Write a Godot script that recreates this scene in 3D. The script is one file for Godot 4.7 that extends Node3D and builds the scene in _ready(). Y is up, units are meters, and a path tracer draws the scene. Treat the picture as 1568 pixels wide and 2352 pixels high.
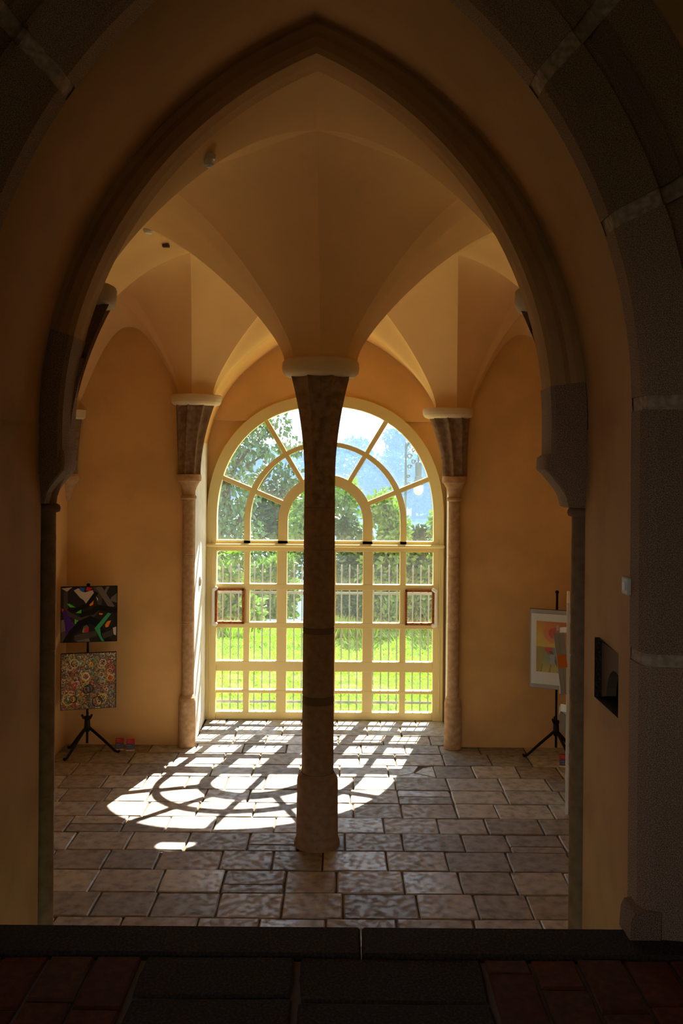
extends Node3D
# A vaulted hall with one slim pillar, seen through a pointed stone portal; a tall arched window lets the sun in.
# x = 0 is the axis of portal, pillar and window; the hall floor is y = 0; the camera looks towards -z.

var M := {}
var rng := RandomNumberGenerator.new()
var used := {}
var vault_tris := []

# ------------------------------------------------------------------ mesh builder
class Shape:
	var st := SurfaceTool.new()
	func _init(soft := false) -> void:
		st.begin(Mesh.PRIMITIVE_TRIANGLES)
		soften(0 if soft else -1)
	func soften(group: int) -> void:
		st.set_smooth_group(group)
	func face(p: Array, out: Vector3) -> void:
		var a: Vector3 = p[0]
		var n := Vector3.ZERO
		for i in range(1, p.size() - 1):
			n += (a - p[i + 1]).cross(a - p[i])
		var flip := n.dot(out) < 0.0
		for i in range(1, p.size() - 1):
			st.add_vertex(a)
			st.add_vertex(p[i + 1] if flip else p[i])
			st.add_vertex(p[i] if flip else p[i + 1])
	func face_uv(p: Array, uv: Array, out: Vector3) -> void:
		var a: Vector3 = p[0]
		var flip: bool = (a - p[2]).cross(a - p[1]).dot(out) < 0.0
		for t in [[0, 1, 2], [0, 2, 3]]:
			for k in ([t[0], t[2], t[1]] if flip else t):
				st.set_uv(uv[k])
				st.add_vertex(p[k])
	func box(c: Vector3, s: Vector3, bev := 0.0, basis := Basis()) -> void:
		var h := s / 2.0
		var b := minf(bev, minf(h.x, minf(h.y, h.z)) * 0.9)
		var at := func(sx, sy, sz, axis):
			var v := Vector3(sx * (h.x - b), sy * (h.y - b), sz * (h.z - b))
			v[axis] = [sx * h.x, sy * h.y, sz * h.z][axis]
			return c + basis * v
		for s1 in [-1, 1]:
			face([at.call(s1, -1, -1, 0), at.call(s1, 1, -1, 0), at.call(s1, 1, 1, 0), at.call(s1, -1, 1, 0)], basis * Vector3(s1, 0, 0))
			face([at.call(-1, s1, -1, 1), at.call(1, s1, -1, 1), at.call(1, s1, 1, 1), at.call(-1, s1, 1, 1)], basis * Vector3(0, s1, 0))
			face([at.call(-1, -1, s1, 2), at.call(1, -1, s1, 2), at.call(1, 1, s1, 2), at.call(-1, 1, s1, 2)], basis * Vector3(0, 0, s1))
		if b <= 0.0:
			return
		for s1 in [-1, 1]:
			for s2 in [-1, 1]:
				face([at.call(s1, s2, -1, 0), at.call(s1, s2, 1, 0), at.call(s1, s2, 1, 1), at.call(s1, s2, -1, 1)], basis * Vector3(s1, s2, 0))
				face([at.call(s1, -1, s2, 0), at.call(s1, 1, s2, 0), at.call(s1, 1, s2, 2), at.call(s1, -1, s2, 2)], basis * Vector3(s1, 0, s2))
				face([at.call(-1, s1, s2, 1), at.call(1, s1, s2, 1), at.call(1, s1, s2, 2), at.call(-1, s1, s2, 2)], basis * Vector3(0, s1, s2))
				for s3 in [-1, 1]:
					face([at.call(s1, s2, s3, 0), at.call(s1, s2, s3, 1), at.call(s1, s2, s3, 2)], basis * Vector3(s1, s2, s3))
	# rows of points joined into a skin; "middle" is a point inside it
	func skin(rows: Array, middle: Vector3, inward := false) -> void:
		for i in rows.size() - 1:
			for j in rows[i].size() - 1:
				var q := [rows[i][j], rows[i][j + 1], rows[i + 1][j + 1], rows[i + 1][j]]
				var out: Vector3 = (q[0] + q[2]) / 2.0 - middle
				face(q, -out if inward else out)
	func lathe(profile: Array, c: Vector3, n := 24, soft := false, lean := Vector3.ZERO) -> void:
		# profile: [radius, height]; each step keeps a crisp edge unless soft; "lean" moves the top sideways
		var y0: float = profile[0][1]
		var y1: float = profile[-1][1]
		for i in profile.size() - 1:
			soften(900 if soft else 100 + i)
			for k in n:
				var a := TAU * k / n
				var b := TAU * (k + 1) / n
				var q := []
				for e in [[i, a], [i, b], [i + 1, b], [i + 1, a]]:
					var pr: Array = profile[e[0]]
					q.append(c + Vector3(cos(e[1]) * pr[0], pr[1], sin(e[1]) * pr[0]) + lean * ((pr[1] - y0) / maxf(absf(y1 - y0), 0.001)))
				var dr: float = profile[i + 1][0] - profile[i][0]
				var dy: float = profile[i + 1][1] - profile[i][1]
				var m := (a + b) / 2.0
				face(q, Vector3(cos(m) * dy, -dr, sin(m) * dy))
		soften(-1)
	func disc(r: float, c: Vector3, n := 24, up := 1.0) -> void:
		var p := []
		for k in n:
			p.append(c + Vector3(cos(TAU * k / n) * r, 0, sin(TAU * k / n) * r))
		face(p, Vector3(0, up, 0))
	func tube(pts: Array, radii: Array, n := 8, caps := true) -> void:
		var rings := []
		var side := Vector3.ZERO
		for i in pts.size():
			var d: Vector3 = (pts[mini(i + 1, pts.size() - 1)] - pts[maxi(i - 1, 0)]).normalized()
			side = (side - d * side.dot(d)) if side != Vector3.ZERO else d.cross(Vector3.UP if absf(d.y) < 0.9 else Vector3.RIGHT)
			side = side.normalized()
			var other := d.cross(side)
			var r: float = radii[mini(i, radii.size() - 1)]
			var ring := []
			for k in n:
				ring.append(pts[i] + side * cos(TAU * k / n) * r + other * sin(TAU * k / n) * r)
			rings.append(ring)
		soften(700)
		for i in rings.size() - 1:
			for k in n:
				var q := [rings[i][k], rings[i][(k + 1) % n], rings[i + 1][(k + 1) % n], rings[i + 1][k]]
				face(q, (q[0] + q[2]) / 2.0 - (pts[i] + pts[i + 1]) / 2.0)
		soften(-1)
		if caps:
			face(rings[0], pts[0] - pts[1])
			face(rings[-1], pts[-1] - pts[-2])
	# a flat outline in x, y given thickness from z0 (front) back to z1
	func prism(poly: PackedVector2Array, z0: float, z1: float, sides := true) -> void:
		var t := Geometry2D.triangulate_polygon(poly)
		for i in t.size() / 3:
			var p := []
			for k in 3:
				p.append(poly[t[i * 3 + k]])
			face([Vector3(p[0].x, p[0].y, z0), Vector3(p[1].x, p[1].y, z0), Vector3(p[2].x, p[2].y, z0)], Vector3(0, 0, z0 - z1))
			face([Vector3(p[0].x, p[0].y, z1), Vector3(p[1].x, p[1].y, z1), Vector3(p[2].x, p[2].y, z1)], Vector3(0, 0, z1 - z0))
		if not sides:
			return
		var turn := 1.0 if Geometry2D.is_polygon_clockwise(poly) else -1.0
		for i in poly.size():
			var a := poly[i]
			var b := poly[(i + 1) % poly.size()]
			var d := b - a
			face([Vector3(a.x, a.y, z0), Vector3(b.x, b.y, z0), Vector3(b.x, b.y, z1), Vector3(a.x, a.y, z1)], Vector3(-d.y, d.x, 0) * turn)
	func sheet(poly: PackedVector2Array, z: float, out: float) -> void:
		var t := Geometry2D.triangulate_polygon(poly)
		for i in t.size() / 3:
			var p := []
			for k in 3:
				p.append(Vector3(poly[t[i * 3 + k]].x, poly[t[i * 3 + k]].y, z))
			face(p, Vector3(0, 0, out))
	func done() -> ArrayMesh:
		st.generate_normals()
		st.index()
		return st.commit()


# ------------------------------------------------------------------ nodes
func numbered(called: String) -> String:
	used[called] = used.get(called, 0) + 1
	return called if used[called] == 1 else "%s_%03d" % [called, used[called] - 1]

func tag(o: Node, label: String, category: String, group := "", kind := "") -> Node:
	if label:
		o.set_meta("label", label)
	if category:
		o.set_meta("category", category)
	if group:
		o.set_meta("group", group)
	if kind:
		o.set_meta("kind", kind)
	return o

func thing(called: String, at := Vector3.ZERO, turn := 0.0) -> Node3D:
	var o := Node3D.new()
	o.name = numbered(called)
	add_child(o)
	o.position = at
	o.rotation.y = turn
	return o

func put(called: String, s, material: Material, parent: Node = null) -> MeshInstance3D:
	var o := MeshInstance3D.new()
	o.mesh = s.done() if s is Shape else s
	o.material_override = material
	o.cast_shadow = GeometryInstance3D.SHADOW_CASTING_SETTING_ON
	if parent == null:
		o.name = numbered(called)
		add_child(o)
	else:
		o.name = called
		parent.add_child(o, true)
	return o

func struct(called: String, s, material: Material, label := "", category := "") -> MeshInstance3D:
	var o := put(called, s, material)
	tag(o, label, category, "", "structure")
	return o

# ------------------------------------------------------------------ materials
func noise_map(seed_: int, freq: float, stops: Array, octaves := 4, size := 512, kind := FastNoiseLite.TYPE_SIMPLEX_SMOOTH) -> NoiseTexture2D:
	var n := FastNoiseLite.new()
	n.seed = seed_
	n.noise_type = kind
	n.frequency = freq
	n.fractal_octaves = octaves
	var t := NoiseTexture2D.new()
	t.noise = n
	t.width = size
	t.height = size
	t.seamless = true
	var g := Gradient.new()
	var offs := PackedFloat32Array()
	var cols := PackedColorArray()
	for s in stops:
		offs.append(s[0])
		cols.append(s[1])
	g.offsets = offs
	g.colors = cols
	t.color_ramp = g
	return t

func grey(v: float) -> Color:
	return Color(v, v, v)

func tinted(c: Color, stops: Array) -> Array:
	var out := []
	for s in stops:
		out.append([s[0], Color(clampf(c.r * s[1], 0, 1), clampf(c.g * s[1], 0, 1), clampf(c.b * s[1], 0, 1))])
	return out

func mat(called: String, color: Color, rough := 0.9, tex: Texture2D = null, scale := 1.0, bump: Texture2D = null, bump_cm := 0.3) -> StandardMaterial3D:
	var m := StandardMaterial3D.new()
	m.resource_name = called
	m.albedo_color = color
	m.roughness = rough
	m.metallic_specular = 0.3
	m.cull_mode = BaseMaterial3D.CULL_DISABLED
	if tex:
		m.albedo_texture = tex
		m.uv1_triplanar = true
		m.uv1_world_triplanar = true
		m.uv1_scale = Vector3.ONE * scale
	if bump:
		m.heightmap_enabled = true
		m.heightmap_texture = bump
		m.heightmap_scale = bump_cm
		m.uv1_triplanar = true
		m.uv1_world_triplanar = true
		m.uv1_scale = Vector3.ONE * scale
	M[called] = m
	return m

func make_materials() -> void:
	var soft_bump := noise_map(7, 0.012, [[0.0, grey(0.0)], [1.0, grey(1.0)]], 5)
	var grain_bump := noise_map(8, 0.08, [[0.0, grey(0.0)], [1.0, grey(1.0)]], 4)
	var wall_c := Color8(230, 184, 120)
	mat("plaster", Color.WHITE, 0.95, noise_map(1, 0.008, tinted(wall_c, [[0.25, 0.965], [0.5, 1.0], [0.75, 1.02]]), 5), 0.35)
	var vault_c := Color8(238, 193, 134)
	mat("vault_plaster", Color.WHITE, 0.95, noise_map(2, 0.007, tinted(vault_c, [[0.25, 0.97], [0.5, 1.0], [0.75, 1.02]]), 4), 0.35)
	mat("pale_plaster", Color.WHITE, 0.95, noise_map(3, 0.01, tinted(Color8(236, 232, 222), [[0.25, 0.95], [0.75, 1.02]]), 4), 0.5)
	mat("plate_plaster", Color8(226, 203, 168), 0.95, null, 0.6)
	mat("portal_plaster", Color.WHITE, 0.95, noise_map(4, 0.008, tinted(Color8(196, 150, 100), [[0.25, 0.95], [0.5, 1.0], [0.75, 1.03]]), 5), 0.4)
	var gran := [[0.25, Color8(92, 66, 50)], [0.45, Color8(154, 121, 95)], [0.6, Color8(176, 143, 115)], [0.78, Color8(224, 194, 164)]]
	mat("granite", Color.WHITE, 0.92, noise_map(11, 0.3, gran, 3), 1.6, grain_bump, 0.1)
	var gran2 := [[0.25, Color8(82, 59, 45)], [0.45, Color8(140, 110, 87)], [0.6, Color8(162, 131, 106)], [0.78, Color8(210, 180, 152)]]
	mat("granite_dark", Color.WHITE, 0.92, noise_map(12, 0.3, gran2, 3), 1.6, grain_bump, 0.1)
	mat("mortar", Color.WHITE, 0.95, noise_map(13, 0.05, tinted(Color8(186, 160, 133), [[0.25, 0.85], [0.75, 1.1]]), 4), 1.2)
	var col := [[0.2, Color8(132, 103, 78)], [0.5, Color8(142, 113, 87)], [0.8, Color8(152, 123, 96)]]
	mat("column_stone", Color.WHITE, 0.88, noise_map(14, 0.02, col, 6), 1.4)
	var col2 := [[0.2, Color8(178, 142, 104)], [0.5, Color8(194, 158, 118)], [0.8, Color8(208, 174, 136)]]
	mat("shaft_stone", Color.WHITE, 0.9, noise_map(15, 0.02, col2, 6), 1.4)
	mat("flute_stone", Color.WHITE, 0.9, noise_map(16, 0.02, [[0.2, Color8(118, 94, 72)], [0.5, Color8(140, 114, 90)], [0.8, Color8(156, 130, 104)]], 6), 1.4)
	# floor slabs in six tones
	var polished := noise_map(21, 0.03, [[0.3, grey(0.28)], [0.55, grey(0.45)], [0.75, grey(0.7)]], 5)
	var rough := noise_map(20, 0.03, [[0.3, grey(0.42)], [0.55, grey(0.62)], [0.75, grey(0.85)]], 5)
	var tones := [Color8(168, 159, 148), Color8(148, 140, 131), Color8(182, 174, 162), Color8(143, 138, 133), Color8(156, 142, 127), Color8(174, 170, 163)]
	for i in tones.size():
		var m := mat("slab_%d" % i, Color.WHITE, 1.0, noise_map(30 + i, 0.02, tinted(tones[i], [[0.2, 0.8], [0.42, 0.95], [0.6, 1.0], [0.85, 1.07]]), 6), 0.9)
		m.roughness_texture = polished if i % 3 == 2 else rough
		m.metallic_specular = 0.5
	mat("joint", Color8(104, 88, 74), 1.0)
	mat("threshold_stone", Color.WHITE, 0.85, noise_map(40, 0.1, [[0.2, Color8(46, 36, 30)], [0.5, Color8(60, 49, 41)], [0.8, Color8(80, 67, 57)]], 4), 1.5)
	for i in 3:
		mat("red_tile_%d" % i, Color.WHITE, 0.75, noise_map(43 + i, 0.03, tinted([Color8(104, 52, 30), Color8(90, 43, 26), Color8(96, 55, 35)][i], [[0.2, 0.85], [0.8, 1.1]]), 5), 1.5)
	mat("frame_paint", Color8(234, 214, 152), 0.55)
	mat("brown_wood", Color.WHITE, 0.5, noise_map(50, 0.02, tinted(Color8(152, 88, 42), [[0.2, 0.8], [0.8, 1.15]]), 4), 3.0)
	mat("white_metal", Color8(236, 236, 232), 0.4)
	var gl := mat("glass", Color(0.93, 0.97, 1.0, 0.05), 0.04)
	gl.transparency = BaseMaterial3D.TRANSPARENCY_ALPHA
	gl.metallic_specular = 0.5
	gl.backlight_enabled = true               # a film of dust that catches the sun
	gl.backlight = Color(0.008, 0.008, 0.008)
	var dusty := mat("dusty_glass", Color(0.9, 0.96, 1.0, 0.05), 0.04)
	dusty.transparency = BaseMaterial3D.TRANSPARENCY_ALPHA
	dusty.metallic_specular = 0.5
	dusty.backlight_enabled = true
	dusty.backlight = Color(0.028, 0.031, 0.034)
	mat("black_metal", Color8(22, 20, 20), 0.5)
	mat("grey_metal", Color8(112, 116, 120), 0.5).metallic = 0.3
	mat("fence_paint", Color8(86, 90, 98), 0.5)
	mat("white_card", Color8(236, 234, 228), 0.6)
	mat("grey_card", Color8(168, 164, 158), 0.5)
	mat("red_card", Color8(206, 40, 40), 0.6)
	mat("slate_card", Color8(96, 100, 122), 0.6)
	mat("orange_card", Color8(226, 122, 24), 0.6)
	mat("white_plastic", Color8(226, 220, 206), 0.5)
	mat("dark_plastic", Color8(90, 74, 54), 0.6)
	# outdoors
	mat("earth", Color.WHITE, 1.0, noise_map(60, 0.03, [[0.2, Color8(84, 104, 30)], [0.8, Color8(124, 148, 48)]], 5), 0.5)
	mat("gravel", Color8(222, 216, 204), 1.0)
	mat("bank_earth", Color8(96, 110, 56), 1.0)
	mat("hill_earth", Color8(62, 92, 48), 1.0)
	mat("bark", Color.WHITE, 1.0, noise_map(61, 0.06, [[0.2, Color8(58, 48, 38)], [0.8, Color8(110, 96, 80)]], 4), 2.0)
	leaf_mat("grass", Color8(146, 176, 82), Color(0.56, 0.74, 0.3))
	leaf_mat("leaf_fresh", Color8(118, 146, 68), Color(0.5, 0.66, 0.24))
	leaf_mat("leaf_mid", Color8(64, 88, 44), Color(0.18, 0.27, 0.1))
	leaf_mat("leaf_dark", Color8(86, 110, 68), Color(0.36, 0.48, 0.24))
	leaf_mat("leaf_far", Color8(70, 104, 58), Color(0.25, 0.4, 0.2))
	var w := mat("lake", Color8(70, 120, 130), 0.12, null, 0.15, noise_map(62, 0.03, [[0.0, grey(0)], [1.0, grey(1)]], 3), 4.0)
	w.metallic_specular = 0.5

func leaf_mat(called: String, c: Color, back: Color) -> void:
	var m := mat(called, c, 0.45)
	m.metallic_specular = 0.5
	m.vertex_color_use_as_albedo = true
	m.backlight_enabled = true
	m.backlight = back

# ------------------------------------------------------------------ arches
const PK := 0.724      # how far the centres of the portal's arcs lie beyond its axis
const SPRING := 2.88    # where they spring
# a point of the pointed arch of half-width "half": s < 0 on the upright (down to y_low), 0..1 along the arc to the crown
func portal_at(side: float, s: float, half: float, z: float, y_low := 0.0) -> Vector3:
	var cx := 0.01 if z > -3.31 else (0.03 if z > -4.088 else lerpf(0.0, 0.03, clampf(s, 0, 1)))
	var spring := SPRING + (0.05 if z > -3.31 else 0.0)
	if s < 0.0:
		return Vector3(cx + side * half, spring + s * (spring - y_low), z)
	var r := half + PK
	var a := s * acos(PK / r)
	return Vector3(cx + side * (r * cos(a) - PK), spring + r * sin(a), z)

# the whole outline from right foot to left foot
func portal_line(half: float, z: float, y_low: float, n := 28, arc_only := false) -> Array:
	var p := []
	if not arc_only:
		p.append(portal_at(1, -1, half, z, y_low))
	for i in n + 1:
		p.append(portal_at(1, float(i) / n, half, z))
	for i in range(n - 1, -1, -1):
		p.append(portal_at(-1, float(i) / n, half, z))
	if not arc_only:
		p.append(portal_at(-1, -1, half, z, y_low))
	return p

func flat(p: Array) -> PackedVector2Array:
	var o := PackedVector2Array()
	for v in p:
		o.append(Vector2(v.x, v.y))
	return o

# arch through given points of its right half (from foot to crown), smoothed, then mirrored
func curve_arch(pts: Array, n := 8) -> Array:
	var half := []
	for i in pts.size() - 1:
		var a: Vector2 = pts[maxi(i - 1, 0)] if i > 0 else pts[0] - (pts[1] - pts[0]) * Vector2(0.3, 1.0)
		var b: Vector2 = pts[i]
		var c: Vector2 = pts[i + 1]
		var d: Vector2 = pts[i + 2] if i + 2 < pts.size() else Vector2(-pts[i].x, pts[i].y)
		for k in n:
			half.append(b.cubic_interpolate(c, a, d, float(k) / n))
	half.append(pts[-1])
	var out := half.duplicate()
	for i in range(half.size() - 2, -1, -1):
		out.append(Vector2(-half[i].x, half[i].y))
	return out

func oval(a: float, b: float, n: float, th: float) -> Vector2:
	var c := cos(th)
	var s := sin(th)
	var r := pow(pow(absf(c) / a, n) + pow(absf(s) / b, n), -1.0 / n)
	return Vector2(c * r, s * r)

# ------------------------------------------------------------------ the place
const HALF_W := 2.5
const Z_NEAR := -4.32
const Z_FAR := -8.98
const Z_WIN := -9.95
const SUN := Vector3(0.262, 1.09, -1.0)

func _ready() -> void:
	rng.seed = 20
	var cam := Camera3D.new()
	cam.name = "camera"
	add_child(cam)
	cam.position = Vector3(0.155, 2.7, 0)
	cam.rotation.z = 0.0079
	cam.projection = Camera3D.PROJECTION_FRUSTUM
	cam.near = 0.05
	cam.far = 600.0
	cam.size = 0.05 * 2352.0 / 2126.0
	cam.frustum_offset = Vector2(0, -0.05 * 101.0 / 2126.0)
	cam.current = true

	var env := Environment.new()
	env.background_mode = Environment.BG_SKY
	var sky := Sky.new()
	var sm := ProceduralSkyMaterial.new()
	sm.sky_top_color = Color(0.66, 0.8, 0.97)
	sm.sky_horizon_color = Color(0.97, 0.99, 1.0)
	sm.sky_curve = 0.25
	sm.ground_bottom_color = Color(0.35, 0.4, 0.3)
	sm.ground_horizon_color = Color(0.8, 0.86, 0.86)
	sm.sky_energy_multiplier = 1.25
	sky.sky_material = sm
	env.sky = sky
	env.tonemap_mode = Environment.TONE_MAPPER_LINEAR
	env.tonemap_exposure = 2.25
	env.sdfgi_enabled = true
	env.ssao_enabled = true
	env.ssil_enabled = true
	env.volumetric_fog_enabled = true
	env.volumetric_fog_density = 0.0
	var we := WorldEnvironment.new()
	we.name = "environment"
	we.environment = env
	add_child(we)

	var sun := DirectionalLight3D.new()
	sun.name = "sun"
	add_child(sun)
	sun.look_at_from_position(SUN * 10.0, Vector3.ZERO)
	sun.light_color = Color(1.0, 0.96, 0.88)
	sun.light_energy = 6.0
	sun.light_angular_distance = 0.5
	sun.sky_mode = DirectionalLight3D.SKY_MODE_LIGHT_ONLY
	sun.shadow_enabled = true

	make_materials()
	build_shell()
	build_vault()
	build_floor()
	build_portal()
	build_threshold()
	build_window()
	build_columns()
	build_furnishings()
	build_garden()
	build_distance()

# ------------------------------------------------------------------ walls
func build_shell() -> void:
	var top := 5.3
	# far wall: wall face with the tall niche, its reveals, and the wall behind with the window opening
	var niche: Array = curve_arch([Vector2(1.26, 2.95), Vector2(1.13, 3.36), Vector2(0.9, 3.7), Vector2(0.48, 4.03), Vector2(0, 4.18)])
	var front := [Vector2(1.26, 0.0)] + niche + [Vector2(-1.26, 0.0)]
	var s := Shape.new()
	var poly := PackedVector2Array([Vector2(-HALF_W, 0), Vector2(-HALF_W, top), Vector2(HALF_W, top), Vector2(HALF_W, 0)])
	poly.append_array(PackedVector2Array(front))
	s.sheet(poly, Z_FAR, 1)
	var wf := struct("wall_far", s, M.plaster, "ochre far wall around the tall window niche", "wall")
	# reveals: pale uprights, ochre arch
	for side in [-1, 1]:
		var r := Shape.new()
		r.face([Vector3(side * 1.26, 0, Z_FAR), Vector3(side * 1.26, 2.95, Z_FAR), Vector3(side * 1.285, 3.2, Z_WIN - 0.02), Vector3(side * 1.285, 0, Z_WIN - 0.02)], Vector3(-side, 0, 0))
		put("niche_reveal", r, M.pale_plaster, wf)
	var arch := Shape.new(true)
	var rows := [[], []]
	for p in niche:
		rows[0].append(Vector3(p.x, p.y, Z_FAR))
		rows[1].append(Vector3(p.x * 1.02, p.y, Z_WIN - 0.02))
	arch.skin(rows, Vector3(0, 3.0, -9.5), true)
	put("niche_arch", arch, M.plaster, wf)
	# back of the niche
	var w_out := []
	for i in 33:
		w_out.append(win(oval(260, 277, 2.25, PI * i / 32.0)))
	var back := PackedVector2Array([Vector2(-2.9, -0.1), Vector2(-2.9, top), Vector2(2.9, top), Vector2(2.9, -0.1), Vector2(w_out[0].x, -0.1)])
	back.append_array(PackedVector2Array(w_out))
	back.append(Vector2(w_out[-1].x, -0.1))
	# a small vent high above the window lets one spot of sun through
	var vent := [Vector2(-0.25, 3.63), Vector2(0.0, 3.63), Vector2(0.01, 3.71), Vector2(-0.04, 3.765), Vector2(-0.125, 3.79), Vector2(-0.21, 3.765), Vector2(-0.26, 3.71)]
	var splay := [Vector2(-0.33, 3.51), Vector2(0.02, 3.51), Vector2(0.03, 3.73), Vector2(-0.03, 3.79), Vector2(-0.12, 3.82), Vector2(-0.24, 3.79), Vector2(-0.33, 3.72)]
	# the wall is cut in two at the vent so that the outline stays simple
	var lower := PackedVector2Array([Vector2(-2.9, -0.1), Vector2(-2.9, 3.63), Vector2(2.9, 3.63), Vector2(2.9, -0.1), Vector2(w_out[0].x, -0.1)])
	lower.append_array(PackedVector2Array(w_out))
	lower.append(Vector2(w_out[-1].x, -0.1))
	var upper := PackedVector2Array([Vector2(-2.9, 3.63), Vector2(-2.9, top), Vector2(2.9, top), Vector2(2.9, 3.63)])
	for i in range(1, vent.size()):
		upper.append(vent[i])
	upper.append(vent[0])
	var b := Shape.new()
	b.prism(lower, Z_WIN - 0.02, Z_WIN - 0.06)
	b.prism(upper, Z_WIN - 0.02, Z_WIN - 0.06)
	put("niche_back", b, M.plaster, wf)
	# the tympanum stands a little proud above the springing line
	var ty := PackedVector2Array()
	for p in niche:
		if p.y > 3.2:
			ty.append(Vector2(p.x * 1.02, p.y))
	var cut := []
	for p in w_out:
		if p.y > 3.2:
			cut.append(p)
	ty.append(Vector2(ty[-1].x, 3.2))
	ty.append(Vector2(cut[-1].x, 3.2))
	for i in range(cut.size() - 1, -1, -1):
		ty.append(cut[i])
	ty.append(Vector2(cut[0].x, 3.2))
	ty.append(Vector2(ty[0].x, 3.2))
	var tshape := Shape.new()
	# split by the vent's middle so that the hole opens to one side
	var left_half := PackedVector2Array([Vector2(-3, 3), Vector2(-3, 5), Vector2(-0.12, 5), Vector2(-0.12, 3)])
	var right_half := PackedVector2Array([Vector2(-0.12, 3), Vector2(-0.12, 5), Vector2(3, 5), Vector2(3, 3)])
	for half in [left_half, right_half]:
		for piece in Geometry2D.intersect_polygons(ty, half):
			for q in Geometry2D.clip_polygons(piece, PackedVector2Array(splay)):
				if not Geometry2D.is_polygon_clockwise(q):
					tshape.prism(q, Z_WIN + 0.03, Z_WIN - 0.02)
	put("tympanum", tshape, M.plaster, wf)
	# solid masonry beside the niche, so that no light leaks
	var side_fill := Shape.new()
	for side in [-1, 1]:
		side_fill.box(Vector3(side * 2.85, top / 2, -9.5), Vector3(0.3, top, 1.2))
	put("masonry_end", side_fill, M.plaster, wf)
	# side walls
	for side in [-1, 1]:
		var w := Shape.new()
		w.box(Vector3(side * (HALF_W + 0.15), top / 2, (Z_NEAR + Z_FAR) / 2 - 0.3), Vector3(0.3, top + 0.2, 6.6))
		struct("wall_left" if side < 0 else "wall_right", w, M.plaster, "ochre side wall at the hall's left" if side < 0 else "ochre side wall behind the sunny print easel", "wall")
	var roof := Shape.new()
	roof.box(Vector3(0, top + 0.1, -3.9), Vector3(7.6, 0.2, 13.4))
	struct("roof", roof, M.pale_plaster)
	# cloister round the camera, lit by one window far behind on its left side
	mat("cloister_plaster", Color8(222, 190, 146), 0.95)
	var c := Shape.new()
	c.box(Vector3(-2.75, 1.4, -0.1), Vector3(0.3, 1.2, 6.2))
	c.box(Vector3(-2.75, 4.55, -0.1), Vector3(0.3, 1.7, 6.2))
	c.box(Vector3(-2.75, 2.85, -1.5), Vector3(0.3, 1.7, 3.4))
	c.box(Vector3(-2.75, 2.85, 2.7), Vector3(0.3, 1.7, 0.6))
	struct("wall_cloister_left", c, M.cloister_plaster)
	c = Shape.new()
	c.box(Vector3(3.35, 3.1, -0.2), Vector3(0.3, 4.6, 6.4))
	struct("wall_cloister_right", c, M.cloister_plaster)
	c = Shape.new()
	c.box(Vector3(0.3, 3.1, 2.75), Vector3(6.4, 4.6, 0.3))
	struct("wall_cloister_behind", c, M.cloister_plaster)

func win(p: Vector2) -> Vector2:      # window units (pixels of its drawing, from the springing point) to metres
	return Vector2(p.x * 0.00468, (455.0 + p.y) * 0.00468)

# ------------------------------------------------------------------ vault
func vault_arch(x: float, soft := 0.55) -> float:
	var r := 4.0
	x = clampf(x, 0, 1)
	return lerpf(sqrt(r * r - (r - x) * (r - x)) / sqrt(2 * r - 1), sin(x * PI / 2), soft)

# height of the vault above a point of the floor
func vault_over(x: float, z: float) -> Vector3:
	for t in vault_tris:
		var hit = Geometry3D.ray_intersects_triangle(Vector3(x, 3.6, z), Vector3.UP, t[0], t[1], t[2])
		if hit != null:
			return hit
	return Vector3(x, 4.5, z)

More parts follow.
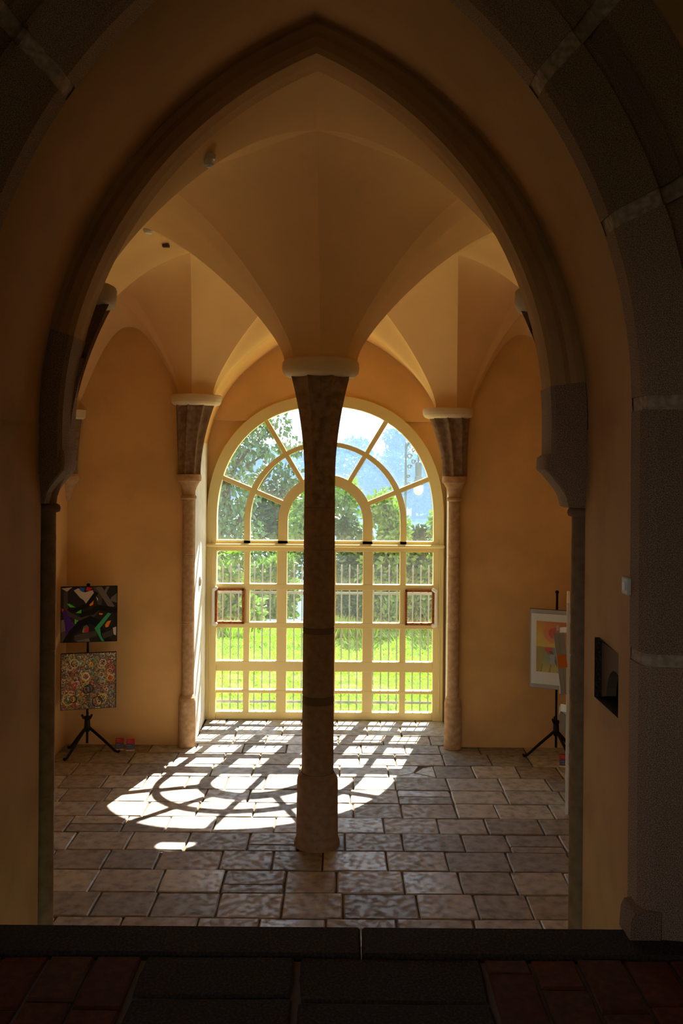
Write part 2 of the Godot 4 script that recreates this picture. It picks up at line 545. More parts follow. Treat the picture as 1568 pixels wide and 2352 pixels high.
func build_vault() -> void:
	var E := 0.17
	var P := Vector3(0, 3.46, -6.65)
	var sup := {"P": P, "FL": Vector3(-1.3, 3.39, -8.99), "FR": Vector3(1.27, 3.28, -8.99), "LF": Vector3(-2.52, 3.36, -7.85), "RF": Vector3(2.52, 3.36, -7.85), "LN": Vector3(-2.52, 3.36, -5.45), "RN": Vector3(2.52, 3.36, -5.45),
		"NL": Vector3(-1.24, 3.52, -4.36), "NR": Vector3(1.3, 3.52, -4.36), "CFL": Vector3(-2.52, 3.25, -8.99), "CFR": Vector3(2.52, 3.25, -8.99), "CNL": Vector3(-2.52, 3.36, -4.31), "CNR": Vector3(2.52, 3.36, -4.31)}
	var crown := {"FL-FR": 4.2, "CFL-FL": 4.05, "CFR-FR": 4.0, "CFL-LF": 4.1, "CFR-RF": 4.1, "LF-LN": 4.35, "RF-RN": 4.35, "CNL-NL": 4.15, "CNR-NR": 4.15, "CNL-LN": 4.15, "CNR-RN": 4.15, "NL-NR": 4.72, "FL-LF": 4.36, "FR-RF": 4.36, "LN-NL": 4.4, "NR-RN": 4.4}
	var tris := [["P", "FL", "FR", Vector3(0, 4.5, -8.16)], ["P", "FL", "LF", Vector3(-1.1, 4.46, -7.6)], ["P", "FR", "RF", Vector3(1.1, 4.46, -7.6)], ["P", "LF", "LN", Vector3(-1.54, 4.5, -6.65)], ["P", "RF", "RN", Vector3(1.54, 4.5, -6.65)],
		["P", "LN", "NL", Vector3(-1.1, 4.52, -5.74)], ["P", "RN", "NR", Vector3(1.1, 4.52, -5.74)], ["P", "NL", "NR", Vector3(0, 4.58, -5.16)],
		["FL", "LF", "CFL", Vector3(-2.03, 4.3, -8.52)], ["FR", "RF", "CFR", Vector3(2.03, 4.3, -8.52)], ["NL", "LN", "CNL", Vector3(-2.03, 4.3, -4.8)], ["NR", "RN", "CNR", Vector3(2.03, 4.3, -4.8)]]
	var ceiling := thing("ceiling")
	tag(ceiling, "plastered groin vault springing from the central pillar", "vault", "", "structure")
	var groups := {}
	for t in tris:
		var s := Shape.new(true)
		var C: Vector3 = t[3]
		for i in 3:
			for j in 3:
				if i == j:
					continue
				var key := [t[i], t[j]]
				key.sort()
				var name_: String = key[0] + "-" + key[1]
				var a: Vector3 = sup[t[i]]
				var b: Vector3 = sup[t[j]]
				var mid := (a + b) / 2.0
				mid.y = crown.get(name_, 4.5)
				var gk: String = name_ + t[i]
				if not groups.has(gk):
					groups[gk] = groups.size() + 1
				s.soften(groups[gk])
				var nx := 22
				var ns := 8
				var rows := []
				for u in nx + 1:
					var x := E + (1 - E) * pow(float(u) / nx, 1.8)
					var row := []
					for v in ns + 1:
						var q: Vector3 = mid.lerp(C, float(v) / ns)
						q.y = lerpf(mid.y, C.y, smoothstep(0.0, 1.0, float(v) / ns))
						var p: Vector3 = a.lerp(q, x)
						p.y = a.y + (q.y - a.y) * vault_arch((x - E) / (1 - E), lerpf(1.15 if name_.begins_with("C") else 0.55, 0.55, float(v) / ns))
						row.append(p)
					rows.append(row)
				for u in nx:
					for v in ns:
						vault_tris.append([rows[u][v], rows[u][v + 1], rows[u + 1][v + 1]])
						vault_tris.append([rows[u][v], rows[u + 1][v + 1], rows[u + 1][v]])
						s.face([rows[u][v], rows[u][v + 1], rows[u + 1][v + 1], rows[u + 1][v]], Vector3(0, -1, 0) + (Vector3(a.x, 0, a.z) - Vector3(rows[u][v].x, 0, rows[u][v].z)) * -0.3)
		put("vault_web", s, M.vault_plaster, ceiling)

# ------------------------------------------------------------------ hall floor
func slab(x0: float, x1: float, z0: float, z1: float, tone: int, parent: Node, called := "slab", y := 0.0, ragged := 0.006, material := "") -> void:
	# a worn slab: uneven outline, chamfered rim, a hair of tilt
	var s := Shape.new()
	var gap := 0.002
	var out := []
	var n_x := 3
	var pts := []
	for i in n_x:
		pts.append(Vector2(lerpf(x0 + gap, x1 - gap, float(i) / n_x), z0 - gap))
	for i in 2:
		pts.append(Vector2(x1 - gap, lerpf(z0 - gap, z1 + gap, i / 2.0)))
	for i in n_x:
		pts.append(Vector2(lerpf(x1 - gap, x0 + gap, float(i) / n_x), z1 + gap))
	for i in 2:
		pts.append(Vector2(x0 + gap, lerpf(z1 + gap, z0 - gap, i / 2.0)))
	var mid := Vector2((x0 + x1) / 2, (z0 + z1) / 2)
	var lift := rng.randf_range(-0.004, 0.004)
	var tx := rng.randf_range(-0.007, 0.007)
	var tz := rng.randf_range(-0.007, 0.007)
	var top := []
	var rim := []
	var low := []
	for i in pts.size():
		var corner: bool = i in [0, 3, 5, 8]
		var p: Vector2 = pts[i]
		p += (mid - p).normalized() * rng.randf_range(0, ragged * (1.8 if corner else 0.8))
		var inner := p + (mid - p).normalized() * 0.009
		var h: float = y + lift + tx * (p.x - mid.x) + tz * (p.y - mid.y)
		top.append(Vector3(inner.x, h, inner.y))
		rim.append(Vector3(p.x, h - 0.007, p.y))
		low.append(Vector3(p.x, y - 0.05, p.y))
	s.face(top, Vector3.UP)
	for i in top.size():
		var j := (i + 1) % top.size()
		var o: Vector3 = rim[i] - Vector3(mid.x, rim[i].y, mid.y)
		s.face([top[i], top[j], rim[j], rim[i]], o + Vector3.UP)
		s.face([rim[i], rim[j], low[j], low[i]], o)
	put(called, s, M[material] if material else M["slab_%d" % tone], parent)

func shard(pts: Array, tone: int, parent: Node) -> void:
	var s := Shape.new()
	var mid := Vector2.ZERO
	for p in pts:
		mid += p / pts.size()
	var top := []
	var rim := []
	var low := []
	var lift := rng.randf_range(-0.005, 0.002)
	for p in pts:
		var r: Vector2 = p + (mid - p).normalized() * 0.006
		var t: Vector2 = p + (mid - p).normalized() * 0.014
		top.append(Vector3(t.x, lift, t.y))
		rim.append(Vector3(r.x, lift - 0.006, r.y))
		low.append(Vector3(r.x, -0.05, r.y))
	s.face(top, Vector3.UP)
	for i in top.size():
		var j := (i + 1) % top.size()
		var o: Vector3 = rim[i] - Vector3(mid.x, rim[i].y, mid.y)
		s.face([top[i], top[j], rim[j], rim[i]], o + Vector3.UP)
		s.face([rim[i], rim[j], low[j], low[i]], o)
	put("slab", s, M["slab_%d" % tone], parent)

func build_floor() -> void:
	var base := Shape.new()
	base.box(Vector3(0, -0.095, -6.55), Vector3(5.2, 0.16, 6.9))
	var fl := put("floor", base, M.joint)
	tag(fl, "worn sandstone slab floor of the vaulted hall", "floor", "", "structure")
	var rows := [-10.0, -9.66, -9.33, -9.03, -8.75, -8.417, -8.085, -7.767, -7.46, -7.149, -6.842, -6.523, -6.206, -5.875, -5.55, -5.22, -4.9, -4.6, -4.3, -4.0]
	for i in rows.size() - 1:
		var z1: float = rows[i]
		var z0: float = rows[i + 1]
		var lim := 1.27 if z0 < -9.0 else (2.5 if z0 < -4.4 else 1.3)
		var x := -lim
		var first := true
		while x < lim - 0.01:
			var w := rng.randf_range(0.32, 0.47)
			if first:
				w *= rng.randf_range(0.45, 1.0)
				first = false
			var x1 := x + w
			if lim - x1 < 0.16:
				x1 = lim
			var tone := rng.randi_range(0, 5)
			if i == 5 and x < 0.86 and x1 > 0.86:       # a slab broken in three
				var mx := lerpf(x, x1, 0.55)
				var mz := lerpf(z1, z0, 0.62)
				for piece in [[Vector2(x, z0), Vector2(x, z1), Vector2(lerpf(x, x1, 0.7), z1), Vector2(mx, mz)], [Vector2(x, z0), Vector2(mx, mz), Vector2(x1, z0)], [Vector2(mx, mz), Vector2(lerpf(x, x1, 0.78), z1 + 0.05), Vector2(x1, z1 + 0.02), Vector2(x1, z0)]]:
					shard(piece, tone, fl)
			elif rng.randf() < 0.1 and i > 6 and z0 - z1 > 0.25:       # some rows hold two thin slabs in place of one
				var zm := lerpf(z1, z0, rng.randf_range(0.3, 0.7))
				slab(x, x1, zm, z1, tone, fl)
				slab(x, x1, z0, zm, rng.randi_range(0, 5), fl)
			else:
				slab(x, x1, z0, z1, tone, fl)
			x = x1

# ------------------------------------------------------------------ portal
func build_portal() -> void:
	var top := 5.3
	# cloister face and hall face of the wall
	var wall := Shape.new()
	var outline := PackedVector2Array([Vector2(3.3, 0.9), Vector2(3.3, top), Vector2(-2.7, top), Vector2(-2.7, 0.9)])
	var ring := flat(portal_line(1.172 + 0.42, 0, 0.9))
	ring.reverse()
	outline.append_array(ring)
	wall.sheet(outline, -3.1, 1)
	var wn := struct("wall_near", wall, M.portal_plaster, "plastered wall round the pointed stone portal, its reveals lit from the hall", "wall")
	var inner := Shape.new()
	var o2 := PackedVector2Array([Vector2(2.7, -0.1), Vector2(2.7, top), Vector2(-2.7, top), Vector2(-2.7, -0.1)])
	var r2 := flat(portal_line(1.265, -4.0, -0.1))
	r2.reverse()
	o2.append_array(r2)
	inner.sheet(o2, Z_NEAR, -1)
	put("hall_face", inner, M.plaster, wn)
	# solid core beside and above the opening keeps light out
	var core := Shape.new()
	for side in [-1, 1]:
		core.box(Vector3(side * 2.7, top / 2 - 0.1, -3.72), Vector3(1.2, top, 1.0))
	core.box(Vector3(0.3, 5.1, -3.72), Vector3(6.2, 0.4, 1.0))
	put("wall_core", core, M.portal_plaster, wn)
	# reveal: a broad plastered soffit; the uprights are flat and the right one holds a small recess
	var soff := Shape.new(true)
	var rows := []
	for z in [[-3.3, 1.178], [-3.48, 1.18], [-3.85, 1.198], [-4.08, 1.212], [-4.086, 1.212]]:
		rows.append(portal_line(z[1], z[0], 0, 30, true))
	soff.skin(rows, Vector3(0, 2.5, -3.7), true)
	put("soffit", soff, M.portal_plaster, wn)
	var reveal_x := func(z): return lerpf(1.19, 1.244, (-z - 3.3) / 0.83)
	var left := Shape.new()
	left.face([Vector3(-1.164, 0, -3.3), Vector3(-1.164, SPRING + 0.05, -3.3), Vector3(-1.184, SPRING, -4.13), Vector3(-1.184, 0, -4.13)], Vector3(1, 0, 0))
	left.face([Vector3(-1.184, 0, -4.13), Vector3(-1.184, SPRING, -4.13), Vector3(-1.4, SPRING, -4.13), Vector3(-1.4, 0, -4.13)], Vector3(0, 0, -1))
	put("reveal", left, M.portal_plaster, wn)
	var right := Shape.new()
	var zs := [-3.3, -3.48, -3.82, -4.13]
	var ys := [0.0, 1.765, 2.01, SPRING]
	for i in 3:
		for j in 3:
			if i == 1 and j == 1:
				continue
			var lift := 0.05 if i == 0 and j == 2 else 0.0
			right.face([Vector3(reveal_x.call(zs[i]), ys[j], zs[i]), Vector3(reveal_x.call(zs[i]), ys[j + 1] + lift, zs[i]), Vector3(reveal_x.call(zs[i + 1]), ys[j + 1], zs[i + 1]), Vector3(reveal_x.call(zs[i + 1]), ys[j], zs[i + 1])], Vector3(-1, 0, 0))
	right.face([Vector3(1.244, 0, -4.13), Vector3(1.244, SPRING, -4.13), Vector3(1.4, SPRING, -4.13), Vector3(1.4, 0, -4.13)], Vector3(0, 0, -1))
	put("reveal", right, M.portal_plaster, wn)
	mat("recess_stone", Color8(122, 98, 78), 0.9)
	# the recess: stone lined, with a dark arched hollow behind and a stone lump in it
	var rec := Shape.new()
	var xa := 1.205
	for q in [[Vector3(xa, 1.765, -3.48), Vector3(xa + 0.25, 1.765, -3.48), Vector3(xa + 0.25, 2.01, -3.48), Vector3(xa, 2.01, -3.48)], [Vector3(xa, 1.765, -3.82), Vector3(xa + 0.25, 1.765, -3.82), Vector3(xa + 0.25, 2.01, -3.82), Vector3(xa, 2.01, -3.82)],
		[Vector3(xa, 2.01, -3.48), Vector3(xa + 0.25, 2.01, -3.48), Vector3(xa + 0.25, 2.01, -3.82), Vector3(xa, 2.01, -3.82)], [Vector3(xa, 1.765, -3.48), Vector3(xa + 0.25, 1.765, -3.48), Vector3(xa + 0.25, 1.765, -3.82), Vector3(xa, 1.765, -3.82)],
		[Vector3(xa + 0.25, 1.765, -3.48), Vector3(xa + 0.25, 2.01, -3.48), Vector3(xa + 0.25, 2.01, -3.82), Vector3(xa + 0.25, 1.765, -3.82)]]:
		rec.face(q, (Vector3(xa + 0.12, 1.89, -3.65) - (q[0] + q[2]) / 2))
	var rn := put("recess", rec, M.threshold_stone, wn)
	# a stone slab with an arched cut-out fills the front of the recess
	var slab_poly := PackedVector2Array([Vector2(-0.17, 0), Vector2(-0.17, 0.245), Vector2(0.17, 0.245), Vector2(0.17, 0)])
	for i in 13:
		var a := PI * i / 12.0
		slab_poly.append(Vector2(0.02 + 0.12 * cos(a), 0.02 + 0.125 * sin(a)))
	var sl := Shape.new()
	sl.prism(slab_poly, 0.0, -0.04)
	var sn := put("recess_slab", sl, M.recess_stone, rn)
	sn.position = Vector3(xa + 0.03, 1.765, -3.65)
	sn.rotation.y = -PI / 2
	var lump := Shape.new()
	lump.box(Vector3(xa + 0.12, 1.80, -3.55), Vector3(0.1, 0.07, 0.1), 0.02)
	put("recess_stone", lump, M.recess_stone, rn)

	# inner order: chamfered plaster arch on stone imposts
	var order := Shape.new()
	var prof := [[0.15, -4.092], [0.11, -4.088], [0.085, -4.098], [0.06, -4.09], [0.02, -4.094], [0.0, -4.115], [-0.005, -4.2], [0.0, -4.3], [0.02, -4.33], [0.16, -4.33]]
	for side in [-1, 1]:
		var s0 := 0.09 if side > 0 else 0.19
		for i in prof.size() - 1:
			order.soften(200 + i)
			for k in 26:
				var a := lerpf(s0, 1.0, k / 26.0)
				var b := lerpf(s0, 1.0, (k + 1) / 26.0)
				var q := [portal_at(side, a, 1.09 + prof[i][0], prof[i][1]), portal_at(side, b, 1.09 + prof[i][0], prof[i][1]), portal_at(side, b, 1.09 + prof[i + 1][0], prof[i + 1][1]), portal_at(side, a, 1.09 + prof[i + 1][0], prof[i + 1][1])]
				order.face(q, Vector3(-side * 0.5, -0.5, 0.5 if prof[i + 1][1] > -4.15 else -0.2))
	put("inner_arch", order, M.portal_plaster, wn)
	for side in [-1, 1]:
		impost(side)

	# the outer stone arch: moulded blocks with mortar joints
	var arch := thing("stone_portal_arch", Vector3.ZERO)
	tag(arch, "moulded granite portal arch framing the whole view, wide pale mortar joints", "arch", "", "structure")
	var mould := [[0.004, -3.3], [0.004, -3.2], [0.02, -3.165], [0.05, -3.15], [0.17, -3.13], [0.178, -3.15], [0.195, -3.175], [0.215, -3.17], [0.23, -3.14], [0.25, -3.105], [0.262, -3.115], [0.272, -3.1], [0.40, -3.07], [0.415, -3.075], [0.42, -3.2]]
	var joints := {1: [-1.0, -0.48, 0.0, 0.285, 0.53, 0.8, 1.0], -1: [-1.0, -0.5, -0.06, 0.25, 0.52, 0.8, 1.0]}
	for side in [-1, 1]:
		var js: Array = joints[side]
		for j in js.size() - 1:
			var st := Shape.new()
			var a0: float = js[j] + (0.012 if j > 0 else 0.0)
			var a1: float = js[j + 1] - (0.012 if j < js.size() - 2 else 0.004)
			var n := 10
			for i in mould.size() - 1:
				st.soften(300 + i)
				for k in n:
					var a := lerpf(a0, a1, float(k) / n)
					var b := lerpf(a0, a1, float(k + 1) / n)
					var q := [stone_at(side, a, mould[i]), stone_at(side, b, mould[i]), stone_at(side, b, mould[i + 1]), stone_at(side, a, mould[i + 1])]
					st.face(q, Vector3(-side * 0.4 if mould[i][0] < 0.03 else 0.0, -0.2, 1))
			st.soften(-1)
			for e in [a0, a1]:
				var cap := []
				for m in mould:
					cap.append(stone_at(side, e, m))
				st.face(cap, Vector3(0, -1 if e == a0 else 1, 0))
			put("voussoir", st, M.granite if (j + side) % 2 else M.granite_dark, arch)
	var mortar := Shape.new()
	for side in [-1, 1]:
		var thin := []
		for m in mould:
			thin.append([m[0] + (0.008 if m[0] < 0.01 else 0.0), m[1] - 0.008])
		for i in thin.size() - 1:
			for k in 40:
				var a := lerpf(-1.0, 1.0, k / 40.0)
				var b := lerpf(-1.0, 1.0, (k + 1) / 40.0)
				mortar.face([stone_at(side, a, thin[i]), stone_at(side, b, thin[i]), stone_at(side, b, thin[i + 1]), stone_at(side, a, thin[i + 1])], Vector3(-side * 0.4, -0.2, 1))
	put("mortar", mortar, M.mortar, arch)
	# little spur stone at the foot of the right upright
	var spur := Shape.new()
	spur.prism(PackedVector2Array([Vector2(1.145, 1.1), Vector2(1.15, 1.17), Vector2(1.162, 1.195), Vector2(1.19, 1.2), Vector2(1.25, 1.2), Vector2(1.25, 1.1)]), -3.14, -3.26)
	put("foot_spur", spur, M.granite_dark, arch)

func stone_at(side: float, s: float, m: Array) -> Vector3:
	return portal_at(side, s, 1.172 + m[0], m[1], 1.1)

func impost(side: float) -> void:
	# stone block between shaft and plaster arch, corbelled back to the shaft
	var o := thing("stone_impost")
	tag(o, "dark stone impost block on the portal's left inner corner" if side < 0 else "brown stone impost block on the portal's right inner corner, below the plaster arch", "impost", "stone imposts of the portal", "structure")
	var top_s := 0.09 if side > 0 else 0.19
	var st := Shape.new()
	var rows := []
	var lower: float = 2.76
	for k in 7:
		var y_s := lerpf(-0.05, top_s, k / 6.0)
		var row := []
		for m in [[0.15, -4.095], [0.06, -4.092], [0.012, -4.092], [-0.004, -4.11], [-0.006, -4.2], [0.0, -4.33]]:
			row.append(portal_at(side, y_s, 1.09 + m[0], m[1]))
		rows.append(row)
	st.skin(rows, Vector3(side * 1.3, 3.0, -4.25))
	put("block", st, M.granite, o)
	# swelling band and corbel
	var c := Shape.new()
	var lev := [[0.0, 2.77], [-0.022, 2.755], [-0.025, 2.70], [0.0, 2.68], [0.02, 2.655], [0.05, 2.62], [0.075, 2.58], [0.088, 2.53]]
	rows = []
	for l in lev:
		var row := []
		for m in [[0.16, -4.09], [0.05, -4.09], [0.0, -4.1], [-0.008, -4.12], [-0.01, -4.22], [0.0, -4.33]]:
			var f: float = clampf((2.7 - l[1]) / 0.17, 0, 1)
			var x: float = 1.09 + maxf(m[0], -0.01) + ((l[0] if side > 0 else maxf(l[0], -0.004)) if m[0] < 0.1 else 0.0)
			row.append(Vector3(side * x, l[1], lerpf(m[1], clampf(m[1], -4.4, -4.13), f)))
		rows.append(row)
	c.skin(rows, Vector3(side * 1.3, 2.6, -4.25))
	put("corbel", c, M.granite, o)

# ------------------------------------------------------------------ threshold
func build_threshold() -> void:
	var base := Shape.new()
	base.box(Vector3(0.3, 1.008, -0.12), Vector3(6.4, 0.16, 5.8))
	mat("grout", Color8(112, 100, 92), 1.0)
	var fl := put("floor_threshold", base, M.grout)
	tag(fl, "raised cloister floor in front of the portal, stone slabs between red tiles", "floor", "", "structure")
	# sill stones
	for q in [[-1.7, 0.235], [0.235, 1.75]]:
		var s := Shape.new()
		var w: float = q[1] - q[0] - 0.006
		s.box(Vector3((q[0] + q[1]) / 2, 1.02, -3.13), Vector3(w, 0.17, 0.185), 0.008)
		put("sill_stone", s, M.threshold_stone, fl)
	# stone slabs in the middle
	for q in [[-0.475, 0.025, -3.03, -2.80], [0.032, 0.625, -3.03, -2.78], [-0.475, 0.025, -2.795, -2.45], [0.032, 0.625, -2.775, -2.4], [-0.475, 0.1, -2.44, -2.0], [0.107, 0.625, -2.39, -2.0]]:
		slab(q[0], q[1], q[3], q[2], 0, fl, "slab", 1.1, 0.008, "threshold_stone")
	# red tiles, laid lengthways in rows
	for side in [-1, 1]:
		for k in 5:
			var x0: float = -0.48 - (k + 1) * 0.152 if side < 0 else 0.63 + k * 0.152
			var z := -3.03
			var part := [0.3, 0.09, 0.26, 0.17, 0.3][(k * 2 + (0 if side < 0 else 1)) % 5] as float
			while z < -2.2:
				var z0 := z + part
				slab(x0 + 0.001, x0 + 0.149, z0, z, 0, fl, "tile", 1.1, 0.003, "red_tile_%d" % rng.randi_range(0, 2))
				z = z0
				part = 0.3

# ------------------------------------------------------------------ window
func build_window() -> void:
	var w := thing("window_1", Vector3(-0.014, 0, 0))
	tag(w, "tall arched cream window of many panes with a fan of radiating bars", "window", "", "structure")
	var z0 := Z_WIN + 0.03
	var z1 := Z_WIN - 0.05
	# outer frame
	var outer := []
	var inner := []
	for i in 41:
		outer.append(win(oval(271, 288, 2.25, PI * i / 40.0)))
		inner.append(win(oval(248, 263, 2.25, PI * i / 40.0)))
	var fr := PackedVector2Array([Vector2(outer[0].x, 0.0)])
	fr.append_array(PackedVector2Array(outer))
	fr.append(Vector2(outer[-1].x, 0.0))
	fr.append(Vector2(inner[-1].x, 0.0))
	for i in range(40, -1, -1):
		fr.append(inner[i])
	fr.append(Vector2(inner[0].x, 0.0))
	var s := Shape.new()
	s.prism(fr, z0 + 0.02, z1)
	var frame := put("outer_frame", s, M.frame_paint, w)
	var bead := Shape.new()         # narrow fillet along the outer edge
	for side in [-1, 1]:
		bead.box(Vector3(side * 262 * 0.00468, 1.0, z0 + 0.025), Vector3(0.012, 1.9, 0.012), 0.003)
	put("bead", bead, M.frame_paint, frame)
	# rails (bottom, four between the rows) and the moulded transom
	var rails := [[0.0, 17.0], [60.0, 67.0], [110.0, 133.0], [209.0, 222.0], [297.0, 310.0]]
	for r in rails:
		var b := Shape.new()
		b.box(Vector3(0, (r[0] + r[1]) / 2 * 0.00468, (z0 + z1) / 2), Vector3(497 * 0.00468, (r[1] - r[0]) * 0.00468, z0 - z1), 0.004)
		put("rail", b, M.frame_paint, w)
	var tr := Shape.new()
	tr.box(Vector3(0, 397.5 * 0.00468, (z0 + z1) / 2), Vector3(497 * 0.00468, 25 * 0.00468, z0 - z1), 0.004)
	tr.box(Vector3(0, 399 * 0.00468, z0 + 0.03), Vector3(546 * 0.00468, 0.034, 0.05), 0.012)
	put("transom", tr, M.frame_paint, w)
	# stiles and bars below the transom
	for c in [[-179.0, 14.0, "muntin"], [-98.5, 23.0, "stile"], [0.0, 50.0, "stile"], [98.5, 23.0, "stile"], [179.0, 14.0, "muntin"]]:
		var b := Shape.new()
		b.box(Vector3(c[0] * 0.00468, 193 * 0.00468, (z0 + z1) / 2 + 0.002), Vector3(c[1] * 0.00468, 384 * 0.00468, z0 - z1 - 0.01), 0.004)
		put(c[2], b, M.frame_paint, w)
	# fan bars
	for ring in [[172.0, 172.0, 186.0, 182.0, "fan_bar"], [86.0, 83.0, 108.0, 107.0, "fan_ring"]]:
		var p := PackedVector2Array([win(Vector2(ring[2], -52))])
		for i in 33:
			p.append(win(oval(ring[2], ring[3], 2.0, PI * i / 32.0)))
		p.append(win(Vector2(-ring[2], -52)))
		p.append(win(Vector2(-ring[0], -52)))
		for i in range(32, -1, -1):
			p.append(win(oval(ring[0], ring[1], 2.0, PI * i / 32.0)))
		p.append(win(Vector2(ring[0], -52)))
		var b := Shape.new()
		b.prism(p, z0, z1)
		put(ring[4], b, M.frame_paint, w)
	for deg in [22.5, 59.0, 121.0, 157.5]:
		var th := deg_to_rad(deg)
		var a := win(oval(100, 98, 2.0, th))
		var e := win(oval(254, 269, 2.25, th))
		var b := Shape.new()
		b.box(Vector3((a.x + e.x) / 2, (a.y + e.y) / 2, (z0 + z1) / 2 - 0.004), Vector3(a.distance_to(e), 11 * 0.00468, z0 - z1 - 0.012), 0.004, Basis(Vector3(0, 0, 1), (e - a).angle()))
		put("fan_bar", b, M.frame_paint, w)
	var up := Shape.new()
	var y_a := win(Vector2(0, -45)).y
	var y_b := win(Vector2(0, 266)).y
	up.box(Vector3(0, (y_a + y_b) / 2, (z0 + z1) / 2 - 0.004), Vector3(13 * 0.00468, y_b - y_a, z0 - z1 - 0.012), 0.004)
	put("fan_bar", up, M.frame_paint, w)
	# panes
	var cols := [[-248, -186], [-172, -110], [-87, -25], [25, 87], [110, 172], [186, 248]]
	var pr := [[17, 60], [67, 110], [133, 209], [222, 297], [310, 385]]
	for c in cols:
		for r in pr:
			var q := PackedVector2Array([Vector2(c[0] - 2, r[0] - 2), Vector2(c[0] - 2, r[1] + 2), Vector2(c[1] + 2, r[1] + 2), Vector2(c[1] + 2, r[0] - 2)])
			for i in 4:
				q[i] = q[i] * 0.00468
			pane(q, w, "glass")
	var radii := [[86.0, 83.0, 2.0], [105.0, 104.0, 2.0], [174.0, 174.0, 2.0], [184.0, 180.0, 2.0], [250.0, 265.0, 2.25]]
	var rays := [0.0, 22.5, 59.0, 90.0, 121.0, 157.5, 180.0]
	for ring in [[1, 2], [3, 4]]:
		for k in 6:
			var p := PackedVector2Array()
			var a0 := deg_to_rad(rays[k])
			var a1 := deg_to_rad(rays[k + 1])
			var lo: Array = radii[ring[0]]
			var hi: Array = radii[ring[1]]
			if k == 0:
				p.append(win(Vector2(lo[0], -46)))
				p.append(win(Vector2(hi[0], -46)))
			for i in 9:
				p.append(win(oval(hi[0], hi[1], hi[2], lerpf(a0, a1, i / 8.0))))
			if k == 5:
				p.append(win(Vector2(-hi[0], -46)))
				p.append(win(Vector2(-lo[0], -46)))
			for i in range(8, -1, -1):
				p.append(win(oval(lo[0], lo[1], lo[2], lerpf(a0, a1, i / 8.0))))
			pane(p, w)
	for side in [0, 1]:
		var p := PackedVector2Array([win(Vector2(0, -46))])
		p.append(win(Vector2(88 if side == 0 else -88, -46)))
		for i in 13:
			p.append(win(oval(88, 85, 2.0, PI / 2 * i / 12.0 if side == 0 else PI - PI / 2 * i / 12.0)))
		pane(p, w)
	# two brown framed vents with white closing rods
	for side in [-1, 1]:
		var v := Node3D.new()
		v.name = "vent_sash"
		w.add_child(v, true)
		var b := Shape.new()
		var cx: float = 217.0 * side * 0.00468
		var cy := 259.5 * 0.00468
		for e in [-1, 1]:
			b.box(Vector3(cx + e * 31 * 0.00468, cy, z0 + 0.012), Vector3(0.026, 81 * 0.00468, 0.04), 0.004)
			b.box(Vector3(cx, cy + e * 38 * 0.00468, z0 + 0.012), Vector3(66 * 0.00468, 0.026, 0.04), 0.004)
		put("sash_frame", b, M.brown_wood, v)
		var rod := Shape.new()
		var rx: float = 253.5 * side * 0.00468
		rod.box(Vector3(rx, cy, z0 + 0.05), Vector3(0.028, 82 * 0.00468, 0.03), 0.006)
		rod.box(Vector3(rx - side * 0.015, cy + 40 * 0.00468, z0 + 0.045), Vector3(0.06, 0.04, 0.05), 0.01, Basis(Vector3(0, 0, 1), side * -0.6))
		rod.box(Vector3(rx - side * 0.015, cy - 40 * 0.00468, z0 + 0.045), Vector3(0.06, 0.04, 0.05), 0.01, Basis(Vector3(0, 0, 1), side * 0.2))
		put("closing_rod", rod, M.white_metal, v)

func pane(p: PackedVector2Array, parent: Node, glass := "dusty_glass") -> void:
	var s := Shape.new()
	s.prism(p, Z_WIN - 0.008, Z_WIN - 0.012)
	put("pane", s, M[glass], parent)

# ------------------------------------------------------------------ columns
func fluted(s: Shape, c: Vector3, lean: Vector3, y0: float, y1: float, r0: float, r1: float, bulge: float, count: int, depth0: float, depth1: float, turn := 0.0) -> void:
	var nv := 14
	var nu := count * 8
	var rows := []
	for i in nv + 1:
		var v := float(i) / nv
		var r := lerpf(r0, r1, pow(v, bulge))
		var row := []
		for k in nu + 1:
			var th := TAU * k / nu + turn
			var wave := fposmod(count * (th - turn) / TAU, 1.0)
			var dent := pow(sin(PI * wave), 0.8)
			var rr := r * (1.0 - lerpf(depth0, depth1, v) * dent)
			row.append(c + Vector3(cos(th) * rr, lerpf(y0, y1, v), sin(th) * rr) + lean * pow(v, bulge))
		rows.append(row)
	s.soften(800)
	for i in nv:
		for k in nu:
			var q := [rows[i][k], rows[i][k + 1], rows[i + 1][k + 1], rows[i + 1][k]]
			s.face(q, (q[0] + q[2]) / 2 - c - Vector3(0, ((q[0] + q[2]) / 2 - c).y, 0))
	s.soften(-1)

